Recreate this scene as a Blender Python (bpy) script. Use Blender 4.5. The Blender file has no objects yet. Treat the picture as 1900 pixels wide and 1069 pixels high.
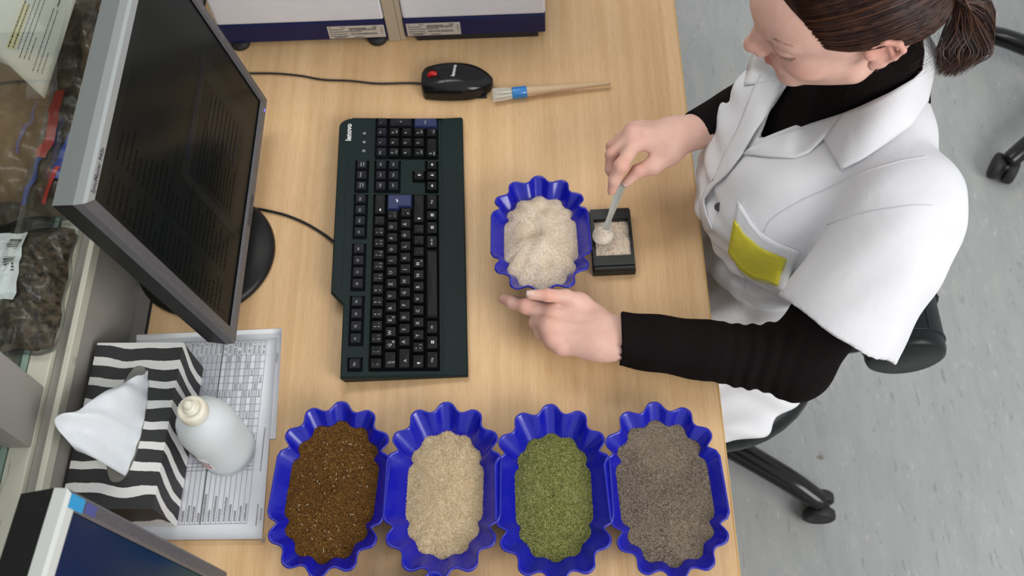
import bpy, bmesh, math, random
import numpy as np
from mathutils import Vector, Matrix
from mathutils.bvhtree import BVHTree
random.seed(7); rng = np.random.default_rng(7)
SC = bpy.context.scene; COL = SC.collection
PI = math.pi
# ---------------------------------------------------------------- camera
# metres; desk surface is z = 0, right edge of the desk is x = 0, floor is z = -0.75
RW = np.array([[0.99911, 0.02812, 0.03141], [-0.01030, 0.88540, -0.46471], [-0.04088, 0.46397, 0.88491]])
CAM = np.array([-0.2342, -0.6087, 1.2614]); FPX = 1841.7
cd = bpy.data.cameras.new('camera'); cam = bpy.data.objects.new('camera', cd); COL.objects.link(cam)
M4 = Matrix([[*RW[0], CAM[0]], [*RW[1], CAM[1]], [*RW[2], CAM[2]], [0, 0, 0, 1]])
cam.matrix_world = Matrix.Translation(M4.translation) @ M4.to_quaternion().to_matrix().to_4x4()
cd.sensor_width = 36; cd.lens = FPX / 1900 * 36; cd.clip_start = 0.05
cd.dof.use_dof = True; cd.dof.focus_distance = 1.25; cd.dof.aperture_fstop = 6.3
SC.camera = cam
# ---------------------------------------------------------------- light
wd = bpy.data.worlds.new('world'); SC.world = wd; wd.use_nodes = True
wd.node_tree.nodes['Background'].inputs[0].default_value = (0.93, 0.96, 1.0, 1)
wd.node_tree.nodes['Background'].inputs[1].default_value = 0.72
def area(name, loc, target, sx, sy, power, col):
    l = bpy.data.lights.new(name, 'AREA'); l.shape = 'RECTANGLE'; l.size = sx; l.size_y = sy; l.energy = power; l.color = col
    o = bpy.data.objects.new(name, l); COL.objects.link(o); o.location = loc
    o.rotation_euler = (Vector(target) - Vector(loc)).to_track_quat('-Z', 'Y').to_euler(); return o
area('window_light', (1.9, -1.9, 1.9), (-0.2, 0.1, 0), 1.8, 1.5, 72, (1.0, 0.98, 0.95))
area('ceiling_lamp_light', (-0.7, 1.0, 2.1), (-0.4, 0.2, 0), 1.6, 0.5, 14, (1.0, 0.96, 0.88))
SC.view_settings.view_transform = 'Standard'; SC.view_settings.look = 'None'
SC.view_settings.exposure = 0.06; SC.view_settings.gamma = 1.0; SC.view_settings.use_curve_mapping = False
# ---------------------------------------------------------------- helpers
def at(px, py, z=0.0):
    v = RW @ np.array([px - 950, 534.5 - py, -FPX]); t = (z - CAM[2]) / v[2]
    return CAM + t * v
def tag(o, label=None, cat=None, group=None, kind=None):
    if label: o['label'] = label
    if cat: o['category'] = cat
    if group: o['group'] = group
    if kind: o['kind'] = kind
    return o
def thing(name, label, cat, loc=(0, 0, 0), rotz=0, group=None):
    o = bpy.data.objects.new(name, None); COL.objects.link(o); o.location = loc; o.rotation_euler = (0, 0, rotz)
    o.empty_display_size = .05
    return tag(o, label, cat, group)
def link(name, me, parent=None, loc=None):
    o = bpy.data.objects.new(name, me); COL.objects.link(o)
    if parent is not None: o.parent = parent
    if loc is not None: o.location = loc
    return o
def root_of(o):
    while o.parent is not None: o = o.parent
    return o
def mesh(name, V, F, mats, parent=None, smooth=False, mi=None, world=False):
    """mesh object; world=True: coordinates are world ones and get moved into the parent's frame"""
    V = np.asarray(V, float)
    if world and parent is not None:
        r = root_of(parent)
        mi4 = (Matrix.Translation(r.location) @ r.rotation_euler.to_matrix().to_4x4()).inverted()
        A = np.array(mi4); V = V @ A[:3, :3].T + A[:3, 3]
    me = bpy.data.meshes.new(name); me.from_pydata(V.tolist(), [], [tuple(int(i) for i in f) for f in F])
    for m in (mats if isinstance(mats, (list, tuple)) else [mats]): me.materials.append(m)
    if mi is not None: me.polygons.foreach_set('material_index', np.asarray(mi, np.int32))
    if smooth: me.polygons.foreach_set('use_smooth', [True] * len(me.polygons))
    me.update()
    return link(name, me, parent)
class MB:
    """collects pieces of one mesh"""
    def __init__(s): s.V = []; s.F = []; s.m = []
    def add(s, V, F, m=0):
        n = len(s.V); s.V += [tuple(v) for v in V]; s.F += [tuple(i + n for i in f) for f in F]; s.m += [m] * len(F); return s
    def box(s, x0, x1, y0, y1, z0, z1, m=0, M=None):
        V = [(x, y, z) for z in (z0, z1) for y in (y0, y1) for x in (x0, x1)]
        if M is not None: V = [tuple(M @ Vector(v)) for v in V]
        return s.add(V, [(0, 2, 3, 1), (4, 5, 7, 6), (0, 1, 5, 4), (2, 6, 7, 3), (0, 4, 6, 2), (1, 3, 7, 5)], m)
    def bbox(s, x0, x1, y0, y1, z0, z1, r, m=0, M=None, seg=2):
        bm = bmesh.new(); bmesh.ops.create_cube(bm, size=1)
        for v in bm.verts:
            v.co = Vector(((x0 + x1) / 2 + v.co.x * (x1 - x0), (y0 + y1) / 2 + v.co.y * (y1 - y0), (z0 + z1) / 2 + v.co.z * (z1 - z0)))
        bmesh.ops.bevel(bm, geom=bm.edges[:], offset=r, segments=seg, affect='EDGES', profile=.5)
        bm.verts.index_update()
        V = [(M @ v.co if M is not None else v.co)[:] for v in bm.verts]; F = [[v.index for v in f.verts] for f in bm.faces]; bm.free()
        return s.add(V, F, m)
    def quad(s, a, b, c, d, m=0): return s.add([a, b, c, d], [(0, 1, 2, 3)], m)
    def lathe(s, prof, seg=32, M=None, m=0, cap=True):
        V = []; F = []
        for r, z in prof:
            for k in range(seg):
                a = 2 * PI * k / seg; v = Vector((r * math.cos(a), r * math.sin(a), z)); V.append(tuple(M @ v) if M is not None else tuple(v))
        n = len(prof)
        for i in range(n - 1):
            for k in range(seg):
                k2 = (k + 1) % seg; F.append((i * seg + k, i * seg + k2, (i + 1) * seg + k2, (i + 1) * seg + k))
        if cap: F.append(tuple(range(seg))[::-1]); F.append(tuple((n - 1) * seg + k for k in range(seg)))
        return s.add(V, F, m)
    def tube(s, pts, r, seg=8, m=0):
        V, F = tube(pts, r, seg); return s.add(V, F, m)
    def prism(s, poly, z0, z1, m=0, M=None):
        n = len(poly); V = [(x, y, z0) for x, y in poly] + [(x, y, z1) for x, y in poly]
        if M is not None: V = [tuple(M @ Vector(v)) for v in V]
        F = [tuple(range(n))[::-1], tuple(range(n, 2 * n))] + [(i, (i + 1) % n, n + (i + 1) % n, n + i) for i in range(n)]
        return s.add(V, F, m)
    def build(s, name, mats, parent=None, smooth=False, world=False):
        return mesh(name, s.V, s.F, mats, parent, smooth, s.m, world)
def tube(pts, r, seg=8):
    P = np.asarray(pts, float); n = len(P); rr = np.full(n, r) if np.isscalar(r) else np.asarray(r, float)
    T = np.gradient(P, axis=0); T /= np.linalg.norm(T, axis=1)[:, None] + 1e-12
    up = np.array([0, 0, 1.]) if abs(T[0][2]) < .9 else np.array([1., 0, 0]); V = []
    N = np.cross(T[0], up); N /= np.linalg.norm(N)
    for i in range(n):
        N = N - T[i] * (N @ T[i]); N /= np.linalg.norm(N) + 1e-12; B = np.cross(T[i], N)
        for k in range(seg):
            a = 2 * PI * k / seg; V.append(tuple(P[i] + rr[i] * (math.cos(a) * N + math.sin(a) * B)))
    F = [(i * seg + k, i * seg + (k + 1) % seg, (i + 1) * seg + (k + 1) % seg, (i + 1) * seg + k) for i in range(n - 1) for k in range(seg)]
    F += [tuple(range(seg))[::-1], tuple((n - 1) * seg + k for k in range(seg))]
    return V, F
def spline(pts, n=40):
    P = np.asarray(pts, float); m = len(P); out = []
    Q = np.vstack([2 * P[0] - P[1], P, 2 * P[-1] - P[-2]])
    for u in np.linspace(0, m - 1 - 1e-9, n):
        i = int(u); t = u - i; a, b, c, d = Q[i:i + 4]
        out.append(.5 * ((2 * b) + (-a + c) * t + (2 * a - 5 * b + 4 * c - d) * t * t + (-a + 3 * b - 3 * c + d) * t ** 3))
    return np.array(out)
_tc = {}
def text_mesh(s, size, res=2, bold=0.0):
    key = (s, size, bold)
    if key in _tc: return _tc[key]
    c = bpy.data.curves.new('text', 'FONT'); c.body = s; c.size = size; c.align_x = 'CENTER'; c.align_y = 'CENTER'; c.resolution_u = res; c.offset = bold
    o = bpy.data.objects.new('text', c); COL.objects.link(o)
    me = bpy.data.meshes.new_from_object(o.evaluated_get(bpy.context.evaluated_depsgraph_get()))
    bpy.data.objects.remove(o); _tc[key] = me; return me
def text_obj(name, s, size, M, mat, parent, bold=0.0, world=False):
    me = text_mesh(s, size, bold=bold)
    V = [tuple(M @ v.co) for v in me.vertices]; F = [tuple(p.vertices) for p in me.polygons]
    return mesh(name, V, F, mat, parent, world=world)
# ---------------------------------------------------------------- materials
def mat(name, col, rough=.5, spec=.5, metal=0, **kw):
    m = bpy.data.materials.new(name); m.use_nodes = True; b = m.node_tree.nodes['Principled BSDF']
    b.inputs['Base Color'].default_value = (*col, 1); b.inputs['Roughness'].default_value = rough
    b.inputs['Specular IOR Level'].default_value = spec; b.inputs['Metallic'].default_value = metal
    for k, v in kw.items(): b.inputs[k.replace('_', ' ')].default_value = v
    return m
def nodes(m): return m.node_tree.nodes, m.node_tree.links, m.node_tree.nodes['Principled BSDF']
def coords(m, scale=(1, 1, 1), rot=(0, 0, 0), obj=True):
    n, l, b = nodes(m); tc = n.new('ShaderNodeTexCoord'); mp = n.new('ShaderNodeMapping'); mp.inputs['Scale'].default_value = scale; mp.inputs['Rotation'].default_value = rot
    l.new(tc.outputs['Object'], mp.inputs[0]); return mp.outputs[0]
def noise(m, vec, scale, detail=4, rough=.5, dist=0):
    n, l, b = nodes(m); x = n.new('ShaderNodeTexNoise'); x.inputs['Scale'].default_value = scale; x.inputs['Detail'].default_value = detail
    x.inputs['Roughness'].default_value = rough; x.inputs['Distortion'].default_value = dist; l.new(vec, x.inputs['Vector']); return x.outputs[0]
def ramp(m, fac, stops, interp='LINEAR'):
    n, l, b = nodes(m); r = n.new('ShaderNodeValToRGB'); r.color_ramp.interpolation = interp; e = r.color_ramp.elements
    while len(e) < len(stops): e.new(.5)
    for el, (p, c) in zip(e, stops): el.position = p; el.color = (*c, 1) if len(c) == 3 else c
    l.new(fac, r.inputs[0]); return r.outputs[0]
def mix(m, fac, a, b_, mode='MIX'):
    n, l, b = nodes(m); x = n.new('ShaderNodeMix'); x.data_type = 'RGBA'; x.blend_type = mode
    for s, v in ((x.inputs[0], fac), (x.inputs[6], a), (x.inputs[7], b_)):
        if isinstance(v, (int, float)): s.default_value = v
        elif isinstance(v, tuple): s.default_value = (*v, 1)
        else: l.new(v, s)
    return x.outputs[2]
def bump(m, h, strength=.3, dist=.001):
    n, l, b = nodes(m); x = n.new('ShaderNodeBump'); x.inputs['Strength'].default_value = strength; x.inputs['Distance'].default_value = dist
    l.new(h, x.inputs['Height']); l.new(x.outputs[0], b.inputs['Normal'])
def setc(m, c): n, l, b = nodes(m); l.new(c, b.inputs['Base Color'])
def noisy(name, c1, c2, scale=40, rough=.5, spec=.5, bs=0, bscale=None, stretch=(1, 1, 1), metal=0, **kw):
    m = mat(name, c1, rough, spec, metal, **kw); v = coords(m, stretch); f = noise(m, v, scale)
    setc(m, ramp(m, f, [(.35, c1), (.65, c2)]))
    if bs: bump(m, noise(m, v, bscale or scale * 4), bs)
    return m
# beech desk
wood = mat('beech', (.6, .4, .2), .42, .35)
v = coords(wood, (1, .022, 1)); g = noise(wood, v, 60, 6, .6, .5); v2 = coords(wood, (1, .045, 1)); g2 = noise(wood, v2, 800, 3, .6)
big = noise(wood, coords(wood, (1, .05, 1)), 9, 3, .5, .4)
c1 = ramp(wood, g, [(.3, (.62, .395, .195)), (.5, (.69, .455, .240)), (.72, (.755, .520, .290))])
c2 = ramp(wood, big, [(.3, (.88, .86, .82)), (.7, (1.06, 1.05, 1.05))])
c3 = ramp(wood, g2, [(.34, (.91, .88, .84)), (.52, (1, 1, 1)), (.75, (1.04, 1.04, 1.04))])
setc(wood, mix(wood, 1.0, mix(wood, 1.0, c1, c2, 'MULTIPLY'), c3, 'MULTIPLY')); bump(wood, g2, .08, .0004)
edgewood = noisy('beech_edge', (.62, .40, .16), (.52, .31, .11), 30, .45, .4, stretch=(1, .1, 1))
# linoleum
lino = mat('linoleum', (.4, .4, .4), .45, .4)
v = coords(lino, (1, .22, 1)); a = noise(lino, v, 30, 5, .65, .5); bb = noise(lino, coords(lino, (1, .30, 1)), 135, 4, .65, .5)
cc = noise(lino, coords(lino, (1, 1, 1)), 2.2, 4, .6); dd = noise(lino, coords(lino, (1, .22, 1), (0, 0, .1)), 105, 3, .6, .6)
c1 = ramp(lino, a, [(.3, (.335, .350, .345)), (.7, (.405, .412, .40))])
c2 = ramp(lino, bb, [(.60, (0, 0, 0)), (.70, (.7, .7, .7))]); c3 = ramp(lino, dd, [(.30, (.55, .55, .55)), (.38, (0, 0, 0))])
c = mix(lino, c2, c1, (.53, .53, .50)); c = mix(lino, c3, c, (.20, .21, .21))
spots = noise(lino, coords(lino, (1, 1, 1)), 11, 3, .5, .3)
c = mix(lino, ramp(lino, spots, [(.735, (0, 0, 0)), (.77, (.6, .6, .6))]), c, (.12, .09, .06))
setc(lino, mix(lino, 1.0, c, ramp(lino, cc, [(.3, (.92, .92, .92)), (.7, (1.05, 1.05, 1.05))]), 'MULTIPLY'))
grey_paint = noisy('grey_paint', (.30, .285, .255), (.335, .32, .29), 8, .55, .35)
cream = mat('cream_paint', (.62, .60, .48), .5, .4)
v = coords(cream, (1, .25, 1)); setc(cream, mix(cream, ramp(cream, noise(cream, v, 70, 5, .7, .5), [(.60, (0, 0, 0)), (.72, (.75, .75, .75))]), ramp(cream, noise(cream, v, 10), [(.3, (.56, .55, .45)), (.7, (.66, .64, .53))]), (.22, .12, .05)))
dark = mat('dark_gap', (.012, .012, .012), .8)
blackp = noisy('black_plastic', (.008, .008, .008), (.012, .012, .012), 300, .38, .25, .08, 900)
satin = mat('glossy_black', (.006, .006, .006), .16, .38)
rubber = mat('rubber', (.012, .012, .012), .65)
leather = noisy('black_leather', (.006, .008, .0085), (.009, .012, .0125), 60, .34, .22, .25, 260)
whitep = noisy('white_paint', (.66, .66, .70), (.69, .69, .73), 20, .42, .45, .03, 300)
navy = mat('navy_paint', (.003, .007, .062), .42, .4)
beigep = mat('beige_metal', (.42, .35, .26), .5)
paper = noisy('paper', (.82, .83, .85), (.86, .87, .88), 14, .6, .3)
ink = mat('ink', (.05, .05, .055), .7); inkgrey = mat('grey_ink', (.30, .30, .31), .7); white_ink = mat('white_print', (.72, .74, .74), .6); red_ink = mat('red_ink', (.6, .02, .02), .6)
# ---------------------------------------------------------------- setting
MB().box(-1.6, 2.4, -2.2, 2.6, -.80, -.75).build('floor', lino)['kind'] = 'structure'
ZL = .135; XP = -.835
w = MB().box(-1.50, -1.42, -1.6, 1.6, -.75, 1.3).build('wall_left', grey_paint); w['kind'] = 'structure'
# ledge of the glass cabinet on top of the low wall
def trim(name, *a, m=cream, r=.0015):
    o = MB().bbox(*a, r).build(name, m); o['kind'] = 'structure'; return o
trim('trim_1', XP - .007, XP + .001, -1.6, 1.6, ZL - .02, ZL)
trim('trim_2', XP - .022, XP - .007, -1.6, 1.6, ZL - .02, ZL - .008, m=grey_paint)  # groove in grey instead of cream: its shadow is put into the colour
trim('trim_3', XP - .050, XP - .022, -1.6, 1.6, ZL - .02, ZL + .001)
XG = XP - .054
glassm = bpy.data.materials.new('clear_glass'); glassm.use_nodes = True
def glassy(m, tint, rough, base=.04, gloss=.35, mul=.6):
    n, l = m.node_tree.nodes, m.node_tree.links; n.clear(); o = n.new('ShaderNodeOutputMaterial'); t = n.new('ShaderNodeBsdfTransparent'); g = n.new('ShaderNodeBsdfGlossy')
    t.inputs[0].default_value = (*tint, 1); g.inputs['Roughness'].default_value = rough; f = n.new('ShaderNodeLayerWeight'); f.inputs[0].default_value = gloss
    mx = n.new('ShaderNodeMixShader'); a = n.new('ShaderNodeMath'); a.operation = 'MULTIPLY_ADD'; a.inputs[1].default_value = mul; a.inputs[2].default_value = base
    l.new(f.outputs['Fresnel'], a.inputs[0]); l.new(a.outputs[0], mx.inputs[0]); l.new(t.outputs[0], mx.inputs[1]); l.new(g.outputs[0], mx.inputs[2]); l.new(mx.outputs[0], o.inputs[0])
glassy(glassm, (.95, .98, .97), .04, .01, .2, .3)
plastic_film = bpy.data.materials.new('plastic_film'); plastic_film.use_nodes = True; glassy(plastic_film, (.88, .89, .90), .25, .03, .2)
sleevem = bpy.data.materials.new('sleeve_film'); sleevem.use_nodes = True; glassy(sleevem, (.99, .99, 1.0), .3, .0, .08)
cab = thing('glass_cabinet', 'cream framed glass cabinet along the wall behind the desk, bags of samples inside', 'cabinet', (XG, 0, ZL))
MB().box(XG - .03, XP, -1.6, 1.6, -.75, ZL - .021).build('lower_panel', grey_paint, cab, world=True)
shelfm = noisy('cabinet_inside', (.16, .15, .13), (.24, .22, .19), 10, .6)
greenedge = mat('glass_edge', (.26, .36, .31), .15)
MB().bbox(XG - .47, XG + .004, -1.6, 1.6, ZL - .05, ZL - .021, .002).build('shelf_board', shelfm, cab, world=True)
MB().box(XG - .48, XG - .47, -1.6, 1.6, ZL - .05, 1.0).build('back_panel', shelfm, cab, world=True)
YM0, YM1 = at(42, 832, ZL)[1], at(75.6, 718.7, ZL)[1]
MB().bbox(XG - .01, XP - .022, YM0, YM1, ZL + .001, 1.0, .002).build('frame_post', grey_paint, cab, world=True)
MB().bbox(XG - .01, XP - .022, -1.6, 1.6, 1.0, 1.05, .002).build('top_rail', cream, cab, world=True)
for y0, y1 in ((YM1, 1.55), (-1.55, YM0)):
    p = MB().box(XG - .002, XG + .002, y0 + .001, y1, ZL - .021, 1.0).build('glass_pane', glassm, cab, world=True)
    MB().box(XG - .0025, XG + .003, y0 + .001, y1, ZL - .004, ZL + .0055).build('pane_edge', greenedge, p, world=True)
# ---------------------------------------------------------------- desk
desk = thing('desk', 'long beech laminate desk with a slim edge band', 'desk', (-.4, 0, -.75))
MB().box(-.8, -.0025, -1.35, 1.75, -.03, 0).build('desk_top', wood, desk, world=True)
MB().bbox(-.0025, 0, -1.35, 1.75, -.03, 0, .0008).build('edge_band', edgewood, desk, world=True)
MB().box(-.805, -.8, -1.35, 1.75, -.03, -.001).build('rear_gap_shade', dark, desk, world=True)  # black strip standing in for the shaded gap behind the desk
steel = mat('grey_steel', (.25, .25, .26), .4, .5, .6)
for y in (-1.25, 1.65):
    for x in (-.76, -.08): MB().bbox(x - .025, x + .025, y - .025, y + .025, -.75, -.03, .004).build('leg', steel, desk, world=True)
# ---------------------------------------------------------------- printed sheets under a plastic sleeve
def sheet(name, corners, z, th, m, label, cat, curl=0.0, group=None):
    """paper from four world corners, laid out as a gently wavy grid"""
    A, B, C_, D = [np.array(c, float) for c in corners]; n = 14; V = []; F = []
    for side in (1, 0):
        for i in range(n + 1):
            for j in range(n + 1):
                u, v_ = i / n, j / n; p = (1 - u) * (1 - v_) * A + u * (1 - v_) * B + u * v_ * C_ + (1 - u) * v_ * D
                w_ = .0006 * math.sin(5 * u + 3 * v_) * math.sin(PI * u) * math.sin(PI * v_) + curl * max(0, u + (1 - v_) - 1.6) ** 2
                V.append((p[0], p[1], z + w_ + .0006 + th * side))
    m_ = n + 1; N_ = m_ * m_
    for i in range(n):
        for j in range(n):
            a = i * m_ + j; F.append((a, a + m_, a + m_ + 1, a + 1)); F.append((N_ + a, N_ + a + 1, N_ + a + m_ + 1, N_ + a + m_))
    for i in range(n):
        for a, b in (((i) * m_, (i + 1) * m_), ((i + 1) * m_ + n, i * m_ + n), (i + 1, i), (n * m_ + i, n * m_ + i + 1)): F.append((a, b, b + N_, a + N_))
    c = (A + B + C_ + D) / 4
    o = thing(name, label, cat, (c[0], c[1], z), 0, group)
    mesh('page', V, F, m, o, True, world=True); return o
C1 = [at(250, 622), at(523, 610), at(488, 1003), at(235, 1005)]
under = sheet('paper_sheet', [at(254, 622), at(524, 610), at(512, 815), at(250, 828)], 0, .0006, paper, 'blank white sheet lying slightly askew under the printed table beside the tissue box', 'paper', group=None)
form = sheet('printed_form', [at(262, 640), at(515, 628), at(487, 1001), at(240, 1003)], .0014, .0006, paper, 'printed table form in a clear sleeve, lying under the tissue box and the bottle', 'paper')
# the printed table: local axes u (towards -y: rows of the form) and w (towards -x)
tb = MB(); gb = MB(); g2b = MB()
TA, TB_, TC = at(497, 633), at(459, 972), at(330, 640)
uu = (TB_ - TA); wv = np.array([-1, 0, 0.]); Lu = np.linalg.norm(uu); uu = uu / Lu; wv = np.array([uu[1], -uu[0], 0.]); ZP = .0030
if wv[0] > 0: wv = -wv
def fq(mb, u0, u1, w0, w1, m=0, z=ZP):
    P = [TA + uu * a + wv * b for a, b in ((u0, w0), (u1, w0), (u1, w1), (u0, w1))]
    mb.add([(p[0], p[1], z) for p in P], [(0, 1, 2, 3)] if (uu[0] * wv[1] - uu[1] * wv[0]) > 0 else [(3, 2, 1, 0)], m)
nrow = 27; dw = .0068; Wt = nrow * dw
for i in range(nrow + 1): fq(tb, 0, Lu, i * dw - .00025, i * dw + .00025)
ucols = [0, .022] + [.022 + .0105 * k for k in range(1, 15)] + [.178, .183, .188, Lu]
for k, u in enumerate(ucols): fq(tb, u - .0003, u + .0003, 0, Wt)
for k in (9, 18): fq(g2b, 0, Lu, k * dw - .001, k * dw + .001, 2)
for i in range(nrow):
    if i % 2 or i > 8: fq(g2b, .023, .178, i * dw + .0003, (i + 1) * dw - .0003, 1, ZP - .0002)
    # header dates, row names: rows of little dashes
    for c_ in range(9):
        if rng.random() < .85: fq(g2b, .003 + c_ * .002, .0042 + c_ * .002, i * dw + .0016, i * dw + .0048, 0)
    u = Lu - .003; end = Lu - .012 - rng.random() * .028
    while u > end:
        l_ = .0008 + rng.random() * .0015; fq(g2b, u - l_, u, i * dw + .002, i * dw + .0042 + rng.random() * .0008, 0); u -= l_ + .0005
    for c_ in range(14):
        if rng.random() < (.75 if 3 < c_ % 7 < 6 else .12):
            for q in range(4): fq(g2b, .024 + c_ * .0105 + q * .0022, .0252 + c_ * .0105 + q * .0022, i * dw + .002, i * dw + .0045, 2)
for (u0, u1, w0) in ((.13, .19, -.011), (.02, .034, -.017), (.235, .262, -.013), (.24, .255, -.018)):
    u = u0
    while u < u1:
        l_ = .0008 + rng.random() * .0016; fq(g2b, u, u + l_, w0, w0 + .0016, 0); u += l_ + .0006
def clip(mb, xmin):  # keep what lies on the sheet
    V = mb.V; keep = [(f, m) for f, m in zip(mb.F, mb.m) if min(V[i][0] for i in f) > xmin]; mb.F = [k[0] for k in keep]; mb.m = [k[1] for k in keep]
shade = mat('grey_cell_print', (.60, .62, .65), .7)
tb.build('ruled_table', inkgrey, form, world=True)
g2b.build('printed_text', [inkgrey, shade, inkgrey], form, world=True)
sl = sheet('clear_sleeve', [at(248, 634), at(524, 621), at(493, 1008), at(228, 1012)], .0030, .0003, sleevem, 'clear plastic sleeve covering the printed table form', 'sleeve')
# ---------------------------------------------------------------- tissue box
blackcard = mat('black_card', (.022, .022, .024), .5, .4)
zebra = mat('zebra_card', (.7, .7, .7), .5, .4)
n_, l_, b_ = nodes(zebra)
tc = n_.new('ShaderNodeTexCoord'); sp = n_.new('ShaderNodeSeparateXYZ'); l_.new(tc.outputs['Object'], sp.inputs[0])
def mth(n, l, op, a, b=None, c=None):
    x = n.new('ShaderNodeMath'); x.operation = op
    for i, v in enumerate((a, b, c)):
        if v is None: continue
        if isinstance(v, (int, float)): x.inputs[i].default_value = v
        else: l.new(v, x.inputs[i])
    return x.outputs[0]
nz = noise(zebra, coords(zebra, (1, 1, 1)), 9, 2, .5); nz2 = noise(zebra, coords(zebra), 260, 2, .5)
# stripes run across the box; on the sides they slope down
t1 = mth(n_, l_, 'MULTIPLY_ADD', nz, .036, sp.outputs[1]); t1 = mth(n_, l_, 'MULTIPLY_ADD', sp.outputs[2], -.25, t1)
t1 = mth(n_, l_, 'MULTIPLY_ADD', nz2, .0012, t1)
t1 = mth(n_, l_, 'FRACT', mth(n_, l_, 'DIVIDE', t1, .0284)); fac = mth(n_, l_, 'GREATER_THAN', t1, .62)
setc(zebra, mix(zebra, fac, (.022, .022, .024), (.72, .72, .70)))
TBL, TBR, TBB = at(190, 645, .085), at(341, 640, .085), at(286, 943, .085)
ang = math.atan2(TBR[1] - TBB[1], TBR[0] - TBB[0]) - PI / 2
ctr = (TBR + TBB) / 2; lx = np.array([math.cos(ang), math.sin(ang)])
bw, bl, bh = .115, .222, .085
cx, cy = ctr[0] - lx[0] * bw / 2, ctr[1] - lx[1] * bw / 2
tbx = thing('tissue_box', 'black and white zebra striped tissue box', 'tissue box', (cx, cy, .0034), ang)
# carton: top with an oval hole
def carton():
    mb = MB(); n = 48; hx, hy = bw / 2, bl / 2; ox, oy = .0, .0; V = []; F = []
    def rect(k):
        a = 2 * PI * k / n; c, s = math.cos(a), math.sin(a); t = min(hx / abs(c) if abs(c) > 1e-6 else 9, hy / abs(s) if abs(s) > 1e-6 else 9); return c * t, s * t
    corners = [math.atan2(hy, hx), PI - math.atan2(hy, hx), PI + math.atan2(hy, hx), 2 * PI - math.atan2(hy, hx)]
    ks = sorted(set([k for k in range(n)] + [c * n / (2 * PI) for c in corners])); m = len(ks)
    for k in ks:
        x, y = rect(k); V.append((x, y, bh))
    for k in ks:
        a = 2 * PI * k / n; V.append((.005 + .021 * math.copysign(abs(math.cos(a)) ** .8, math.cos(a)), .078 * math.copysign(abs(math.sin(a)) ** .9, math.sin(a)), bh))
    for k in ks: x, y = rect(k); V.append((x, y, 0))
    for i in range(m):
        j = (i + 1) % m; F.append((m + i, i, j, m + j)); F.append((i, 2 * m + i, 2 * m + j, j))
    F.append(tuple(2 * m + i for i in range(m))[::-1])
    return V, F, ks
V, F, ks = carton()
co = mesh('carton', V, F, [zebra], tbx); md = co.modifiers.new('s', 'SOLIDIFY'); md.thickness = .0008; md.offset = -1
filmm = mat('slot_film', (.20, .19, .17), .25, .5)
MB().prism([(.005 + .023 * math.cos(2 * PI * k / 32), .080 * math.sin(2 * PI * k / 32)) for k in range(32)], bh - .0016, bh - .0010).build('slot_film', filmm, tbx)
tissuem = noisy('tissue', (.78, .78, .80), (.82, .82, .83), 60, .8, .2, .15, 90, Subsurface_Weight=.15)
def tissue():
    # a folded sheet rising out of the slot and flopping over to the wall side
    base = [(.0262 + .0015 * math.sin(k * 2.1) - .010 * abs(k - 9.5) ** 2 / 90, -.070 + k * .0076, .0) for k in range(20)]
    V = []; F = []; n = 20; rows = 22
    W = np.array(tbx.matrix_basis.inverted() if False else np.eye(4))
    tips = [at(118 + 24 * max(0, (9 - k)) / 9 if k < 9 else 118 - 10 * 0, 0, .1) for k in range(1)]
    Ti = (Matrix.Translation(tbx.location) @ tbx.rotation_euler.to_matrix().to_4x4()).inverted()
    edge = [(140, 838, .155), (128, 826, .165), (116, 810, .17), (105, 795, .175), (100, 786, .178), (101, 778, .180), (116, 772, .180), (132, 768, .178), (146, 763, .172), (160, 752, .165), (178, 740, .155), (196, 730, .145), (212, 722, .135), (228, 713, .125), (240, 706, .118), (250, 702, .11), (258, 700, .105), (262, 702, .10), (266, 706, .097), (268, 712, .094)]
    E_ = [Ti @ Vector(at(x, y, z)) for x, y, z in edge]
    for r in range(rows + 1):
        t = r / rows
        for k in range(n):
            b = Vector(base[k]); b.z = bh - .006
            e = E_[k]; b2 = b.copy()
            p = b.lerp(e, t)
            lift = math.sin(PI * t) * (.020 if k < 14 else .008)
            fold = (.0070 * abs(math.sin(k * .62 + 1.2 * t)) - .0035 + .0035 * abs(math.sin(k * 1.31 - 3.5 * t))) * min(1, t * 2.2) * (1 if k > 0 else .5)
            V.append((p.x + fold * .4, p.y + fold * .2, p.z + lift + fold))
    for r in range(rows):
        for k in range(n - 1): a = r * n + k; F.append((a, a + 1, a + n + 1, a + n))
    return V, F
V, F = tissue(); ti = mesh('tissue', V, F, tissuem, None, True); ti.location = tbx.location; ti.rotation_euler = tbx.rotation_euler
tag(ti, 'white paper tissue pulled up out of the striped box', 'tissue')
md = ti.modifiers.new('s', 'SUBSURF'); md.levels = 1; md.render_levels = 1; md = ti.modifiers.new('t', 'SOLIDIFY'); md.thickness = .0006
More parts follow.
